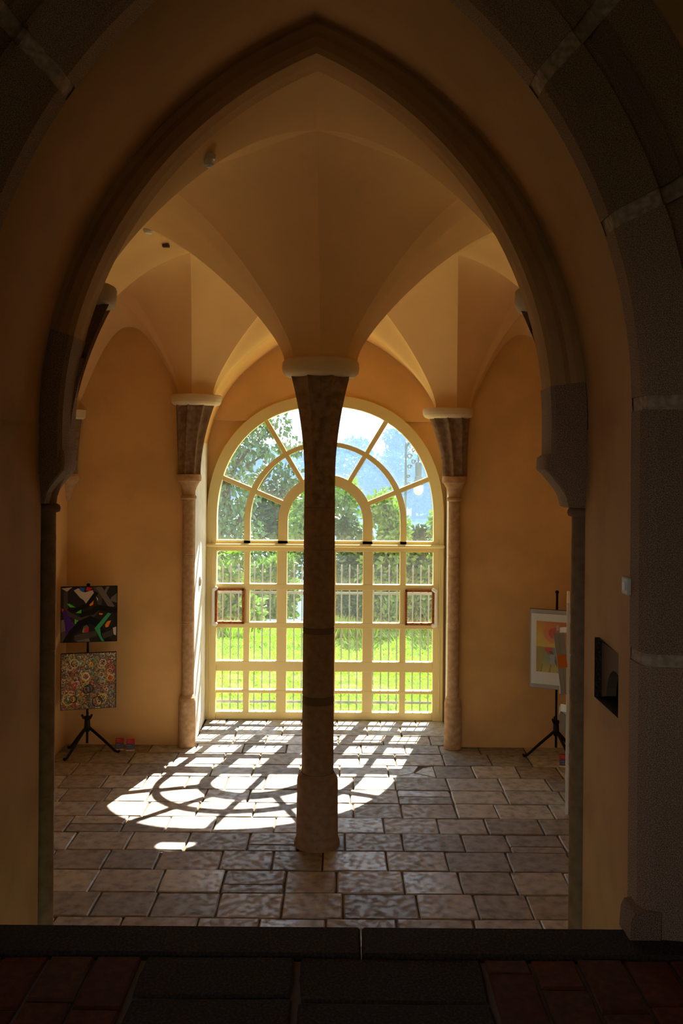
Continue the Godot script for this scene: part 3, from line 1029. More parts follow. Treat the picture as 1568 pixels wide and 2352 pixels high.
func build_columns() -> void:
	# central pillar
	var p := thing("stone_pillar", Vector3(0, 0, -6.65))
	tag(p, "slim free-standing stone pillar in the middle of the hall, carrying the vault", "pillar", "", "thing")
	var s := Shape.new()
	s.lathe([[0.0, 0.0], [0.165, 0.0], [0.162, 0.03], [0.15, 0.06], [0.148, 0.33], [0.146, 0.36], [0.148, 0.39], [0.147, 0.46], [0.142, 0.485], [0.13, 0.50], [0.118, 0.52]], Vector3.ZERO, 28)
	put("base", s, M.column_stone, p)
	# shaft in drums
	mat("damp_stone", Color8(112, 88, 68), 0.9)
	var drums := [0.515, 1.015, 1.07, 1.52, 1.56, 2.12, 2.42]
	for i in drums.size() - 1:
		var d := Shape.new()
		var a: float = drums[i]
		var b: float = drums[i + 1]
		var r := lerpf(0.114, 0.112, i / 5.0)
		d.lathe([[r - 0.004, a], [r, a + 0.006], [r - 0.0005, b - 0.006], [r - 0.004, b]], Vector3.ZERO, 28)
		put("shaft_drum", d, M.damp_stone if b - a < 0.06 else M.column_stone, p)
	var f := Shape.new()
	fluted(f, Vector3.ZERO, Vector3.ZERO, 2.42, 3.36, 0.112, 0.226, 2.4, 8, 0.0, 0.2, PI / 8)
	put("fluted_capital", f, M.flute_stone, p)
	var pl := Shape.new()
	pl.lathe([[0.0, 3.345], [0.2, 3.345], [0.245, 3.352], [0.27, 3.375], [0.278, 3.41], [0.274, 3.455], [0.255, 3.475], [0.0, 3.475]], Vector3.ZERO, 16, true)
	put("impost_plate", pl, M.plate_plaster, p)
	# wall shafts: two beside the window, two at the portal's inner corners, corbels in the corners
	wall_shaft("left of the window, beside the ochre wall", Vector3(-1.32, 0, -8.96), 1, 3.30, 3.39)
	wall_shaft("right of the window, towards the sunny print", Vector3(1.25, 0, -8.96), -1, 3.195, 3.28)
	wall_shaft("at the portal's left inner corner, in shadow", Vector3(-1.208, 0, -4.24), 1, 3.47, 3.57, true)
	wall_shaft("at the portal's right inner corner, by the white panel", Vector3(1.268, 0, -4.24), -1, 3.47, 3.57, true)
	corner_corbel(-1)
	corner_corbel(1)

func wall_shaft(where: String, at: Vector3, inward: float, plate_y: float, plate_top: float, near := false) -> void:
	var o := thing("wall_shaft", at)
	tag(o, "slender stone wall shaft " + where, "column", "engaged shafts of the vault", "thing")
	var zdir := -1.0 if near else 1.0
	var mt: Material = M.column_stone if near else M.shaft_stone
	var s := Shape.new()
	s.lathe([[0.085, 0.0], [0.083, 0.1], [0.082, 0.44], [0.076, 0.47], [0.066, 0.485], [0.06, 0.5]], Vector3.ZERO, 20)
	put("base", s, mt, o)
	var d := [0.495, 1.2, 1.85, 2.39]
	for i in 3:
		var q := Shape.new()
		q.lathe([[0.054, d[i]], [0.058, d[i] + 0.006], [0.057, d[i + 1] - 0.006], [0.054, d[i + 1]]], Vector3.ZERO, 20)
		put("shaft_drum", q, mt, o)
	var up := 0.1 if near else 0.0
	var ring := Shape.new()
	ring.lathe([[0.055, 2.385 + up], [0.072, 2.39 + up], [0.077, 2.405 + up], [0.072, 2.42 + up], [0.058, 2.428 + up]], Vector3.ZERO, 20, true)
	if near:
		ring.lathe([[0.056, 2.38], [0.056, 2.49]], Vector3.ZERO, 20)
	put("shaft_ring", ring, mt, o)
	var neck := Shape.new()
	neck.lathe([[0.057, 2.42 + up], [0.062, 2.46 + up], [0.078, 2.51 + up], [0.098, 2.545 + up], [0.106, 2.56 + up], [0.118, 2.565 + up], [0.122, 2.59 + up], [0.118, 2.625 + up], [0.11, 2.63 + up]], Vector3.ZERO, 20)
	put("neck", neck, mt, o)
	var f := Shape.new()
	fluted(f, Vector3.ZERO, Vector3(inward * 0.06, 0, -0.2 if near else 0.03), 2.62 + up, plate_y, 0.118, 0.196, 1.9, 8, 0.24, 0.34, 0.2)
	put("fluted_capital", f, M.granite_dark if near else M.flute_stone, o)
	var pl := Shape.new()
	var c := Vector3(inward * (0.02 if inward > 0 else 0.035), 0, -0.24) if near else Vector3(inward * 0.07, 0, 0.02)
	pl.lathe([[0.0, plate_y - 0.012], [0.19, plate_y - 0.012], [0.225, plate_y], [0.24, plate_y + 0.02], [0.246, plate_y + 0.05], [0.244, plate_top - 0.008], [0.236, plate_top], [0.0, plate_top]], c, 20, near)
	put("impost_plate", pl, M.plate_plaster, o)

func corner_corbel(side: float) -> void:
	var o := thing("corner_corbel", Vector3(side * 2.5, 0, -8.97))
	tag(o, "small fluted stone corbel in the hall's far left corner" if side < 0 else "small fluted stone corbel in the hall's far right corner", "corbel", "corner corbels of the vault", "thing")
	var f := Shape.new()
	fluted(f, Vector3.ZERO, Vector3.ZERO, 2.62, 3.16, 0.105, 0.15, 1.8, 8, 0.16, 0.2, 0.2)
	put("fluted_capital", f, M.flute_stone, o)
	var t := Shape.new()
	t.lathe([[0.0, 2.36], [0.03, 2.37], [0.05, 2.44], [0.085, 2.53], [0.11, 2.56], [0.114, 2.6], [0.105, 2.625]], Vector3.ZERO, 20)
	put("tip", t, M.shaft_stone, o)
	var pl := Shape.new()
	pl.lathe([[0.0, 3.15], [0.15, 3.15], [0.172, 3.17], [0.175, 3.24], [0.0, 3.25]], Vector3.ZERO, 20)
	put("impost_plate", pl, M.plate_plaster, o)

# ------------------------------------------------------------------ pictures, painted into small images
func fill_poly(im: Image, pts: Array, c: Color) -> void:
	var n := im.get_width()
	var lo := Vector2(1, 1)
	var hi := Vector2(0, 0)
	for p in pts:
		lo = lo.min(p)
		hi = hi.max(p)
	var poly := PackedVector2Array(pts)
	for y in range(maxi(0, int(lo.y * n)), mini(n, int(hi.y * n) + 1)):
		for x in range(maxi(0, int(lo.x * n)), mini(n, int(hi.x * n) + 1)):
			if Geometry2D.is_point_in_polygon(Vector2((x + 0.5) / n, (y + 0.5) / n), poly):
				im.set_pixel(x, y, c)

func stroke(im: Image, pts: Array, w: float, c: Color) -> void:
	for i in pts.size() - 1:
		var a: Vector2 = pts[i]
		var b: Vector2 = pts[i + 1]
		var d: Vector2 = (b - a).normalized() * w * 0.35
		var o := (b - a).normalized().orthogonal() * w / 2
		fill_poly(im, [a - d + o, b + d + o, b + d - o, a - d - o], c)

func ring(im: Image, c: Vector2, r: float, w: float, col: Color, a0 := 0.0, a1 := TAU) -> void:
	var n := im.get_width()
	for y in range(maxi(0, int((c.y - r - w) * n)), mini(n, int((c.y + r + w) * n) + 1)):
		for x in range(maxi(0, int((c.x - r - w) * n)), mini(n, int((c.x + r + w) * n) + 1)):
			var p := Vector2((x + 0.5) / n, (y + 0.5) / n) - c
			if absf(p.length() - r) < w / 2 and fposmod(p.angle() - a0, TAU) <= a1 - a0:
				im.set_pixel(x, y, col)

func picture(im: Image, called: String, rough := 0.6) -> StandardMaterial3D:
	var m := mat(called, Color.WHITE, rough)
	m.albedo_texture = ImageTexture.create_from_image(im)
	m.texture_repeat = false
	return m

func V(x: float, y: float) -> Vector2:
	return Vector2(x, y)

func paint_shards() -> StandardMaterial3D:
	var im := Image.create(320, 320, false, Image.FORMAT_RGB8)
	var black := Color8(18, 16, 18)
	var dark := Color8(74, 66, 62)
	var grey_ := Color8(112, 102, 94)
	var pale := Color8(176, 164, 148)
	im.fill(Color8(40, 35, 34))
	fill_poly(im, [V(0, 0.02), V(0.2, 0), V(0.1, 0.08)], pale)
	fill_poly(im, [V(0, 0.6), V(0.14, 0.55), V(0.26, 0.72), V(0.1, 0.8), V(0, 0.85)], grey_)
	fill_poly(im, [V(0, 0.82), V(0.12, 0.78), V(0.14, 1), V(0, 1)], dark)
	fill_poly(im, [V(0.22, 0.06), V(0.3, 0.02), V(0.42, 0.1), V(0.56, 0.06), V(0.6, 0.14), V(0.46, 0.33), V(0.4, 0.24), V(0.34, 0.2)], Color8(190, 176, 158))
	fill_poly(im, [V(0.33, 0.0), V(0.42, 0.02), V(0.40, 0.1), V(0.33, 0.06)], Color8(40, 90, 190))
	fill_poly(im, [V(0.46, 0.0), V(0.56, 0.02), V(0.5, 0.08), V(0.44, 0.06)], Color8(200, 40, 50))
	stroke(im, [V(0.08, 0.1), V(0.08, 0.35), V(0.16, 0.5), V(0.36, 0.6), V(0.56, 0.54), V(0.68, 0.38), V(0.7, 0.18), V(0.6, 0.0)], 0.075, dark)
	stroke(im, [V(0.68, 0.02), V(0.9, 0.36)], 0.1, grey_)
	stroke(im, [V(0.78, 0.12), V(0.84, 0.0)], 0.05, grey_)
	fill_poly(im, [V(0.9, 0.2), V(1, 0.12), V(1, 0.3), V(0.88, 0.26)], grey_)
	stroke(im, [V(0.62, 0.12), V(0.46, 0.34), V(0.2, 0.44), V(0.14, 0.4)], 0.07, black)
	stroke(im, [V(0.36, 0.5), V(0.56, 0.46), V(0.66, 0.38), V(1.0, 0.44)], 0.1, black)
	fill_poly(im, [V(0.1, 0.3), V(0.15, 0.3), V(0.26, 0.37), V(0.16, 0.37)], Color8(86, 190, 64))
	fill_poly(im, [V(0.26, 0.47), V(0.36, 0.41), V(0.36, 0.48)], Color8(86, 190, 64))
	fill_poly(im, [V(0.24, 0.58), V(0.32, 0.62), V(0.27, 0.69), V(0.24, 0.66)], Color8(86, 190, 64))
	fill_poly(im, [V(0.5, 0.33), V(0.58, 0.25), V(0.57, 0.33), V(0.52, 0.35)], Color8(236, 128, 28))
	fill_poly(im, [V(0.68, 0.48), V(0.75, 0.49), V(0.74, 0.52), V(0.68, 0.51)], Color8(236, 128, 28))
	fill_poly(im, [V(0.62, 0.17), V(0.66, 0.22), V(0.65, 0.27)], Color8(210, 200, 180))
	fill_poly(im, [V(0.02, 0.43), V(0.1, 0.44), V(0.24, 0.72), V(0.12, 0.82), V(0.14, 1.0), V(0.06, 1.0), V(0.08, 0.78)], Color8(74, 34, 124))
	fill_poly(im, [V(0, 0.38), V(0.06, 0.4), V(0.02, 0.45)], Color8(196, 40, 60))
	stroke(im, [V(0.1, 1.0), V(0.2, 0.84), V(0.34, 0.68), V(0.52, 0.6), V(0.66, 0.66), V(0.7, 0.8), V(0.84, 1.0)], 0.13, black)
	fill_poly(im, [V(0.4, 0.72), V(0.46, 0.69), V(0.5, 0.74), V(0.49, 0.83), V(0.38, 0.84)], grey_)
	fill_poly(im, [V(0.42, 0.76), V(0.49, 0.74), V(0.49, 0.82), V(0.42, 0.83)], Color8(204, 36, 66))
	fill_poly(im, [V(0.39, 0.77), V(0.42, 0.75), V(0.41, 0.83), V(0.38, 0.83)], Color8(110, 170, 60))
	stroke(im, [V(0.28, 0.93), V(0.6, 0.86)], 0.11, dark)
	fill_poly(im, [V(0.28, 0.98), V(0.5, 0.94), V(0.52, 1.0), V(0.3, 1.0)], grey_)
	fill_poly(im, [V(0.84, 0.48), V(0.9, 0.5), V(0.7, 0.76), V(0.72, 0.9), V(0.78, 1.0), V(0.73, 1.0), V(0.6, 0.76)], Color8(58, 164, 108))
	fill_poly(im, [V(0.79, 0.7), V(0.83, 0.64), V(0.9, 0.62), V(0.85, 0.74), V(0.8, 0.75)], Color8(240, 140, 30))
	stroke(im, [V(0.78, 0.9), V(1.0, 0.82)], 0.1, Color8(70, 64, 62))
	fill_poly(im, [V(0.93, 0.76), V(0.99, 0.74), V(0.99, 0.9), V(0.95, 0.88)], Color8(206, 194, 186))
	return picture(im, "shard_painting")

func paint_loops() -> StandardMaterial3D:
	var im := Image.create(384, 384, false, Image.FORMAT_RGB8)
	im.fill(Color8(112, 104, 92))
	var r := RandomNumberGenerator.new()
	r.seed = 5
	var pal := [Color8(30, 26, 26), Color8(60, 50, 46), Color8(208, 196, 178), Color8(232, 226, 214), Color8(190, 46, 62), Color8(150, 30, 40), Color8(232, 196, 56), Color8(226, 128, 44), Color8(120, 166, 76), Color8(130, 176, 160), Color8(96, 86, 110), Color8(150, 136, 118)]
	for i in 900:
		var c := Vector2(r.randf(), r.randf())
		var a := r.randf() * TAU
		ring(im, c, r.randf_range(0.008, 0.05), r.randf_range(0.005, 0.011), pal[r.randi() % pal.size()], a, a + r.randf_range(1.0, 5.0))
	for i in 150:
		ring(im, Vector2(r.randf(), r.randf()), r.randf_range(0.012, 0.045), 0.008, pal[r.randi() % pal.size()])
	for q in [[0.44, 0.42, 0.075, 6], [0.45, 0.42, 0.06, 3], [0.52, 0.64, 0.07, 0], [0.47, 0.66, 0.065, 0], [0.56, 0.17, 0.08, 8], [0.76, 0.18, 0.06, 2], [0.9, 0.46, 0.055, 6], [0.9, 0.47, 0.035, 4], [0.13, 0.82, 0.1, 6], [0.22, 0.82, 0.06, 0], [0.74, 0.84, 0.085, 6], [0.66, 0.88, 0.09, 0], [0.24, 0.18, 0.075, 2], [0.76, 0.5, 0.035, 9]]:
		ring(im, V(q[0], q[1]), q[2], 0.014, pal[q[3]])
	stroke(im, [V(0.15, 0.55), V(0.27, 0.54), V(0.25, 0.65), V(0.14, 0.64), V(0.15, 0.55)], 0.016, pal[4])
	return picture(im, "loop_painting")

func paint_sun() -> StandardMaterial3D:
	# a print: orange and yellow sky with a red sun over a blue-green field
	var im := Image.create(256, 384, false, Image.FORMAT_RGB8)
	for y in 384:
		for x in 256:
			var u := x / 256.0
			var v := y / 384.0
			var c := Color8(216, 120, 22).lerp(Color8(232, 196, 60), clampf(v * 2.0 + (0.5 - u) * 0.9, 0, 1))
			var d := Vector2(u - 0.5, (v - 0.22) * 1.5).length()
			if d < 0.3:
				c = c.lerp(Color8(232, 120, 50), 0.55)
			if d < 0.16:
				c = Color8(216, 74, 44)
			if v > 0.5:
				c = Color8(150, 160, 110).lerp(Color8(206, 186, 84), clampf((v - 0.7) * 4.0, 0, 1))
				if u > 0.35 and v < 0.75:
					c = Color8(120, 158, 146)
				if absf(u - 0.35) + absf(v - 0.55) * 1.5 < 0.14:
					c = Color8(206, 84, 62)
				if absf(u - 0.34 - (v - 0.5) * 0.8) < 0.05 and v > 0.58:
					c = Color8(92, 96, 100)
				if u > 0.38 and u < 0.52 and v > 0.64 and v < 0.82:
					c = Color8(176, 172, 178)
				if u < 0.2 - (v - 0.6) * 0.3:
					c = Color8(170, 152, 44)
				if v > 0.84 and absf(fmod(u * 4.0 + v, 1.0) - 0.5) < 0.1:
					c = Color8(150, 140, 60)
			im.set_pixel(x, y, c)
	return picture(im, "sunny_print", 0.35)

# ------------------------------------------------------------------ furnishings
func easel(at: Vector3, turn: float, height: float, label: String, feet: Array) -> Node3D:
	var o := thing("display_stand", at, turn)
	tag(o, label, "stand", "tripod display stands")
	var pole := Shape.new()
	pole.tube([Vector3(0, 0.09, 0), Vector3(0, height, 0)], [0.011], 10)
	pole.box(Vector3(0, height, 0), Vector3(0.032, 0.03, 0.03), 0.008)
	put("pole", pole, M.black_metal, o)
	var hub := Shape.new()
	hub.lathe([[0.0, 0.2], [0.022, 0.2], [0.03, 0.24], [0.026, 0.31], [0.036, 0.34], [0.0, 0.34]], Vector3.ZERO, 12)
	for k in 3:
		var a := TAU * k / 3 + 0.4
		hub.box(Vector3(cos(a) * 0.042, 0.345, sin(a) * 0.042), Vector3(0.022, 0.05, 0.012), 0.004, Basis(Vector3.UP, -a) * Basis(Vector3(0, 0, 1), -0.5))
	put("hub", hub, M.black_metal, o)
	for f in feet:
		var leg := Shape.new()
		var d: Vector3 = f
		leg.tube([Vector3(d.x * 0.06, 0.24, d.z * 0.06), Vector3(d.x * 0.5, 0.13, d.z * 0.5), Vector3(d.x * 0.9, 0.025, d.z * 0.9), Vector3(d.x, 0.014, d.z), Vector3(d.x * 1.04, 0.03, d.z * 1.04)], [0.014, 0.014, 0.012, 0.012, 0.012], 8)
		put("leg", leg, M.black_metal, o)
	return o

func board(called: String, at: Vector3, turn: float, w: float, h: float, m: Material, rim: Material, skew := 0.0) -> Node3D:
	var o := thing(called, at, turn)
	var b := Shape.new()
	b.box(Vector3(0, 0, -0.012), Vector3(w, h, 0.018), 0.003)
	put("backing", b, rim, o)
	var f := Shape.new()
	var x := w / 2 - 0.006
	var y := h / 2 - 0.006
	f.face_uv([Vector3(-x, -y, -0.0015), Vector3(x, -y, -0.0015), Vector3(x, y, -0.0015), Vector3(-x, y, -0.0015)], [V(0, 1), V(1, 1), V(1, 0), V(0, 0)], Vector3(0, 0, 1))
	put("print", f, m, o)
	return o

func card(at: Vector3, turn: float, label: String) -> void:
	var o := thing("information_card", at, turn)
	tag(o, label, "card", "small red and grey cards on the floor")
	var tilt := Basis(Vector3.RIGHT, -0.22)
	var s := Shape.new()
	s.box(tilt * Vector3(0, 0.053, 0), Vector3(0.08, 0.106, 0.006), 0.001, tilt)
	var cp := put("panel", s, M.slate_card, o)
	s = Shape.new()
	s.box(tilt * Vector3(0, 0.084, 0.004), Vector3(0.078, 0.042, 0.003), 0.0, tilt)
	put("red_band", s, M.red_card, cp)
	for k in 4:
		s = Shape.new()
		s.box(tilt * Vector3(-0.012 + (k % 2) * 0.004, [0.092, 0.078, 0.045, 0.025][k], 0.0065), Vector3(0.04, 0.004, 0.001), 0.0, tilt)
		put("printed_line", s, M.grey_card, cp)
	s = Shape.new()
	s.box(Vector3(0, 0.004, 0.0), Vector3(0.085, 0.008, 0.045), 0.002)
	put("foot", s, M.white_plastic, o)

func build_furnishings() -> void:
	# left: stand with two abstract pictures
	easel(Vector3(-2.22, 0, -8.72), 0.0, 1.58, "black tripod stand holding two square abstract pictures, left of the window", [Vector3(0.3, 0, 0.02), Vector3(-0.13, 0, 0.27), Vector3(-0.2, 0, -0.1)])
	var a := board("abstract_picture", Vector3(-2.2, 1.31, -8.68), 0.22, 0.515, 0.525, paint_shards(), M.black_metal)
	tag(a, "dark abstract picture of black and grey shards, upper one on the left stand", "picture", "pictures on the left stand")
	a = board("abstract_picture", Vector3(-2.2, 0.685, -8.68), 0.26, 0.505, 0.53, paint_loops(), M.black_metal)
	tag(a, "colourful picture of dense scribbled rings, lower one on the left stand", "picture", "pictures on the left stand")
	# right: stand with a matted sunny print
	easel(Vector3(2.19, 0, -8.7), 0.0, 1.55, "black tripod stand holding the matted sunny print, right of the window", [Vector3(-0.3, 0, 0.02), Vector3(0.22, 0, 0.14), Vector3(0.11, 0, 0.2)])
	var o := board("framed_print", Vector3(2.17, 1.02, -8.63), -0.42, 0.5, 0.745, M.grey_card, M.grey_metal)
	tag(o, "grey framed print of a red sun in an orange sky, on the right stand", "print")
	var mt := Shape.new()
	mt.box(Vector3(0.0, 0.0, 0.003), Vector3(0.465, 0.66, 0.006), 0.001)
	put("mat_board", mt, M.white_card, o)
	var art := Shape.new()
	art.face_uv([Vector3(-0.185, -0.215, 0.0075), Vector3(0.145, -0.215, 0.0075), Vector3(0.145, 0.26, 0.0075), Vector3(-0.185, 0.26, 0.0075)], [V(0, 1), V(1, 1), V(1, 0), V(0, 0)], Vector3(0, 0, 1))
	put("artwork", art, paint_sun(), o)
	var sheet := Shape.new()
	sheet.box(Vector3(0, 0, 0.014), Vector3(0.49, 0.735, 0.002), 0.0)
	put("glazing", sheet, M.glass, o)
	# cards on the floor
	card(Vector3(-1.94, 0.0, -8.82), 0.1, "small red and grey card on the floor, next to the left picture stand")
	card(Vector3(-1.83, 0.0, -8.80), 0.2, "small red and grey card on the floor, second from the left picture stand")
	card(Vector3(2.2, 0.0, -8.42), -0.15, "small red and grey information card under the sunny print, by the white panel")
	# white panel seen edge-on behind the portal's right side, with a brochure box and a shelf on it
	var turn := -0.242
	var pn := thing("white_display_panel", Vector3(1.94, 0, -7.25), turn)
	tag(pn, "narrow edge of a white display panel behind the portal's right shaft", "panel")
	var s := Shape.new()
	s.box(Vector3(0, 0.83, -0.35), Vector3(0.026, 1.66, 0.72), 0.003)
	put("panel_board", s, M.white_card, pn)
	var bx := thing("brochure_box", Vector3(1.94, 0, -7.25), turn)
	tag(bx, "tilted grey brochure box with an orange patch, fixed on the white panel", "box")
	var lean := Basis(Vector3(0, 0, 1), 0.13)
	s = Shape.new()
	s.box(Vector3(-0.052, 1.19, -0.12), Vector3(0.012, 0.5, 0.26), 0.003, lean)
	s.box(Vector3(-0.03, 0.945, -0.12), Vector3(0.07, 0.012, 0.26), 0.003, lean)
	s.box(Vector3(-0.04, 1.18, 0.005), Vector3(0.085, 0.48, 0.006), 0.002, lean)
	put("box_body", s, M.grey_card, bx)
	s = Shape.new()
	s.box(Vector3(-0.044, 1.2, 0.0095), Vector3(0.07, 0.1, 0.003), 0.0, lean)
	put("orange_patch", s, M.orange_card, bx)
	s = Shape.new()
	s.box(Vector3(-0.04, 1.42, -0.12), Vector3(0.055, 0.012, 0.24), 0.004, lean)
	put("brochures", s, M.white_card, bx)
	var sh := thing("brochure_tray", Vector3(1.94, 0, -7.25), turn)
	tag(sh, "small grey tray low on the white panel, below the brochure box", "tray")
	s = Shape.new()
	s.prism(PackedVector2Array([V(-0.012, 0.62), V(-0.012, 0.77), V(-0.055, 0.80), V(-0.065, 0.78), V(-0.06, 0.68), V(-0.045, 0.64)]), 0.0, -0.25)
	put("tray_body", s, M.grey_card, sh)
	s = Shape.new()
	s.prism(PackedVector2Array([V(-0.012, 0.772), V(-0.012, 0.80), V(-0.053, 0.805)]), -0.005, -0.24)
	put("leaflets", s, M.white_card, sh)
	# switches
	switch_plate(Vector3(-1.268, 1.55, -9.35), Vector3(1, 0, 0), 0.1, "small white switch plate on the left window reveal")
	switch_plate(Vector3(1.268, 1.55, -9.35), Vector3(-1, 0, 0), 0.1, "small white switch plate on the right window reveal")
	switch_plate(Vector3(1.19, 2.285, -3.325), Vector3(-1, 0, 0), 0.062, "pale switch box on the portal's right reveal, beside the granite")
	# detectors on the vault
	detector(vault_over(-0.53, -4.7) + Vector3(0, 0.008, 0), 0.034, "round white smoke detector high on the vault near the portal arch", true)
	detector(vault_over(-1.31, -6.96) + Vector3(0, 0.004, 0), 0.04, "flat round white detector on the vault above the left wall", false)
	var d := thing("sensor_box", vault_over(-1.26, -7.39))
	tag(d, "tiny dark sensor box on the vault left of the pillar", "sensor")
	s = Shape.new()
	s.box(Vector3(0, -0.012, 0), Vector3(0.055, 0.024, 0.04), 0.004)
	put("case", s, M.dark_plastic, d)

func switch_plate(at: Vector3, out: Vector3, h: float, label: String) -> void:
	var o := thing("switch_plate", at)
	tag(o, label, "switch")
	var s := Shape.new()
	s.box(out * 0.008, Vector3(0.016, h, 0.07), 0.004)
	var pt := put("plate", s, M.white_plastic, o)
	s = Shape.new()
	s.box(out * 0.018, Vector3(0.006, h * 0.5, 0.03), 0.002)
	put("rocker", s, M.white_metal, pt)

func detector(at: Vector3, r: float, label: String, tall: bool) -> void:
	var o := thing("smoke_detector", at)
	tag(o, label, "detector")
	var s := Shape.new()
	s.lathe([[0.0, 0.0], [r, 0.0], [r * 1.02, -0.012], [r * 0.9, -0.024], [0.0, -0.024]], Vector3.ZERO, 20)
	put("base", s, M.white_plastic, o)
	s = Shape.new()
	if tall:
		s.lathe([[r * 0.62, -0.024], [r * 0.62, -0.038], [r * 0.7, -0.04], [r * 0.66, -0.056], [r * 0.3, -0.066], [0.0, -0.066]], Vector3.ZERO, 20)
	else:
		s.lathe([[r * 0.8, -0.024], [r * 0.7, -0.034], [0.0, -0.036]], Vector3.ZERO, 20)
	put("sensor_head", s, M.white_metal, o)

# ------------------------------------------------------------------ outdoors
func leaf_mesh(w: float, l: float, bend: float) -> ArrayMesh:
	var s := Shape.new()
	var a := Vector3(0, 0, 0)
	var t := Vector3(0, -bend, l)
	var m := Vector3(0, 0.0, l * 0.45)
	s.face([a, m + Vector3(-w / 2, bend * 0.4, 0), t], Vector3.UP)
	s.face([a, m + Vector3(w / 2, bend * 0.4, 0), t], Vector3.UP)
	return s.done()

func scatter(called: String, mesh: Mesh, m: Material, xf: Array, cols: Array, parent: Node) -> MultiMeshInstance3D:
	var mm := MultiMesh.new()
	mm.transform_format = MultiMesh.TRANSFORM_3D
	mm.use_colors = true
	mm.mesh = mesh
	mm.instance_count = xf.size()
	for i in xf.size():
		mm.set_instance_transform(i, xf[i])
		mm.set_instance_color(i, cols[i])
	var o := MultiMeshInstance3D.new()
	o.name = called
	o.multimesh = mm
	o.material_override = m
	o.cast_shadow = GeometryInstance3D.SHADOW_CASTING_SETTING_ON
	o.set_meta("kind", "stuff")
	parent.add_child(o, true)
	return o

func leaf_cloud(parent: Node, blobs: Array, count: int, mesh: Mesh, m: Material, r: RandomNumberGenerator, size := 1.0, hang := 0.0) -> void:
	# leaves on and inside a set of ellipsoids [centre, radii]
	var xf := []
	var cols := []
	var total := 0.0
	for b in blobs:
		total += b[1].x * b[1].y + b[1].z * b[1].y
	for b in blobs:
		var n := int(count * (b[1].x * b[1].y + b[1].z * b[1].y) / total)
		for i in n:
			var d := Vector3(r.randfn(), r.randfn(), r.randfn()).normalized()
			var k := pow(r.randf(), 0.4) * r.randf_range(0.85, 1.08)
			var at: Vector3 = b[0] + d * b[1] * k
			var dir := (d + Vector3(r.randfn(), r.randfn() - 0.2 - hang * 4.0, r.randfn()) * 0.7).normalized()
			var basis := Basis.looking_at(-dir, Vector3(r.randfn(), 1.0, r.randfn()).normalized()).rotated(dir, r.randf() * TAU)
			xf.append(Transform3D(basis.scaled(Vector3.ONE * size * r.randf_range(0.7, 1.3)), at))
			var v := r.randf_range(0.75, 1.2)
			cols.append(Color(v * r.randf_range(0.9, 1.15), v, v * r.randf_range(0.8, 1.1)))
	scatter("foliage", mesh, m, xf, cols, parent)

func shrub(x: float, z: float, top: float, rad: float, ground: float, leaf: String, label: String, n: int, seed_: int) -> void:
	var o := thing("shrub", Vector3(x, ground, z))
	tag(o, label, "shrub", "shrubs beyond the lawn")
	var r := RandomNumberGenerator.new()
	r.seed = seed_
	var h := top - ground
	var st := Shape.new()
	for k in 6:
		var a := r.randf() * TAU
		var e := Vector3(cos(a) * rad * 0.6, h * r.randf_range(0.7, 0.95), sin(a) * rad * 0.5)
		st.tube([Vector3(cos(a) * 0.05, 0, sin(a) * 0.05), e * Vector3(0.4, 0.5, 0.4), e], [0.025, 0.016, 0.006], 6)
	put("stem", st, M.bark, o)
	var blobs := []
	for k in 9:
		var a := r.randf() * TAU
		var y := r.randf_range(0.12, 0.8) * h
		var w := rad * (0.75 if y < h * 0.5 else 0.5)
		blobs.append([Vector3(cos(a) * w * 0.7, y, sin(a) * w * 0.55), Vector3(rad * 0.5, h * 0.22, rad * 0.45)])
	for k in 4:
		blobs.append([Vector3(r.randf_range(-0.5, 0.5) * rad, h * r.randf_range(0.84, 0.95), r.randf_range(-0.3, 0.3) * rad), Vector3(rad * 0.22, h * 0.1, rad * 0.22)])
	leaf_cloud(o, blobs, n, leaf_mesh(0.07, 0.11, 0.02), M[leaf], r)

func tree(x: float, z: float, ground: float, trunk: Array, blobs: Array, leaf: String, n: int, size: float, label: String, seed_: int, hang := 0.0) -> void:
	var o := thing("tree", Vector3(x, ground, z))
	tag(o, label, "tree", "trees on the lake shore")
	var r := RandomNumberGenerator.new()
	r.seed = seed_
	var t := Shape.new()
	t.tube(trunk, [0.16, 0.13, 0.09, 0.04], 10)
	var tip: Vector3 = trunk[1]
	var up: Vector3 = trunk[-1]
	for b in blobs:
		var root_: Vector3 = tip.lerp(up, r.randf_range(0.1, 0.9))
		t.tube([root_, root_.lerp(b[0], 0.5) + Vector3(0, 0.15, 0), b[0]], [0.06, 0.04, 0.015], 6)
	put("trunk", t, M.bark, o)
	leaf_cloud(o, blobs, n, leaf_mesh(0.1, 0.15, 0.03), M[leaf], r, size, hang)

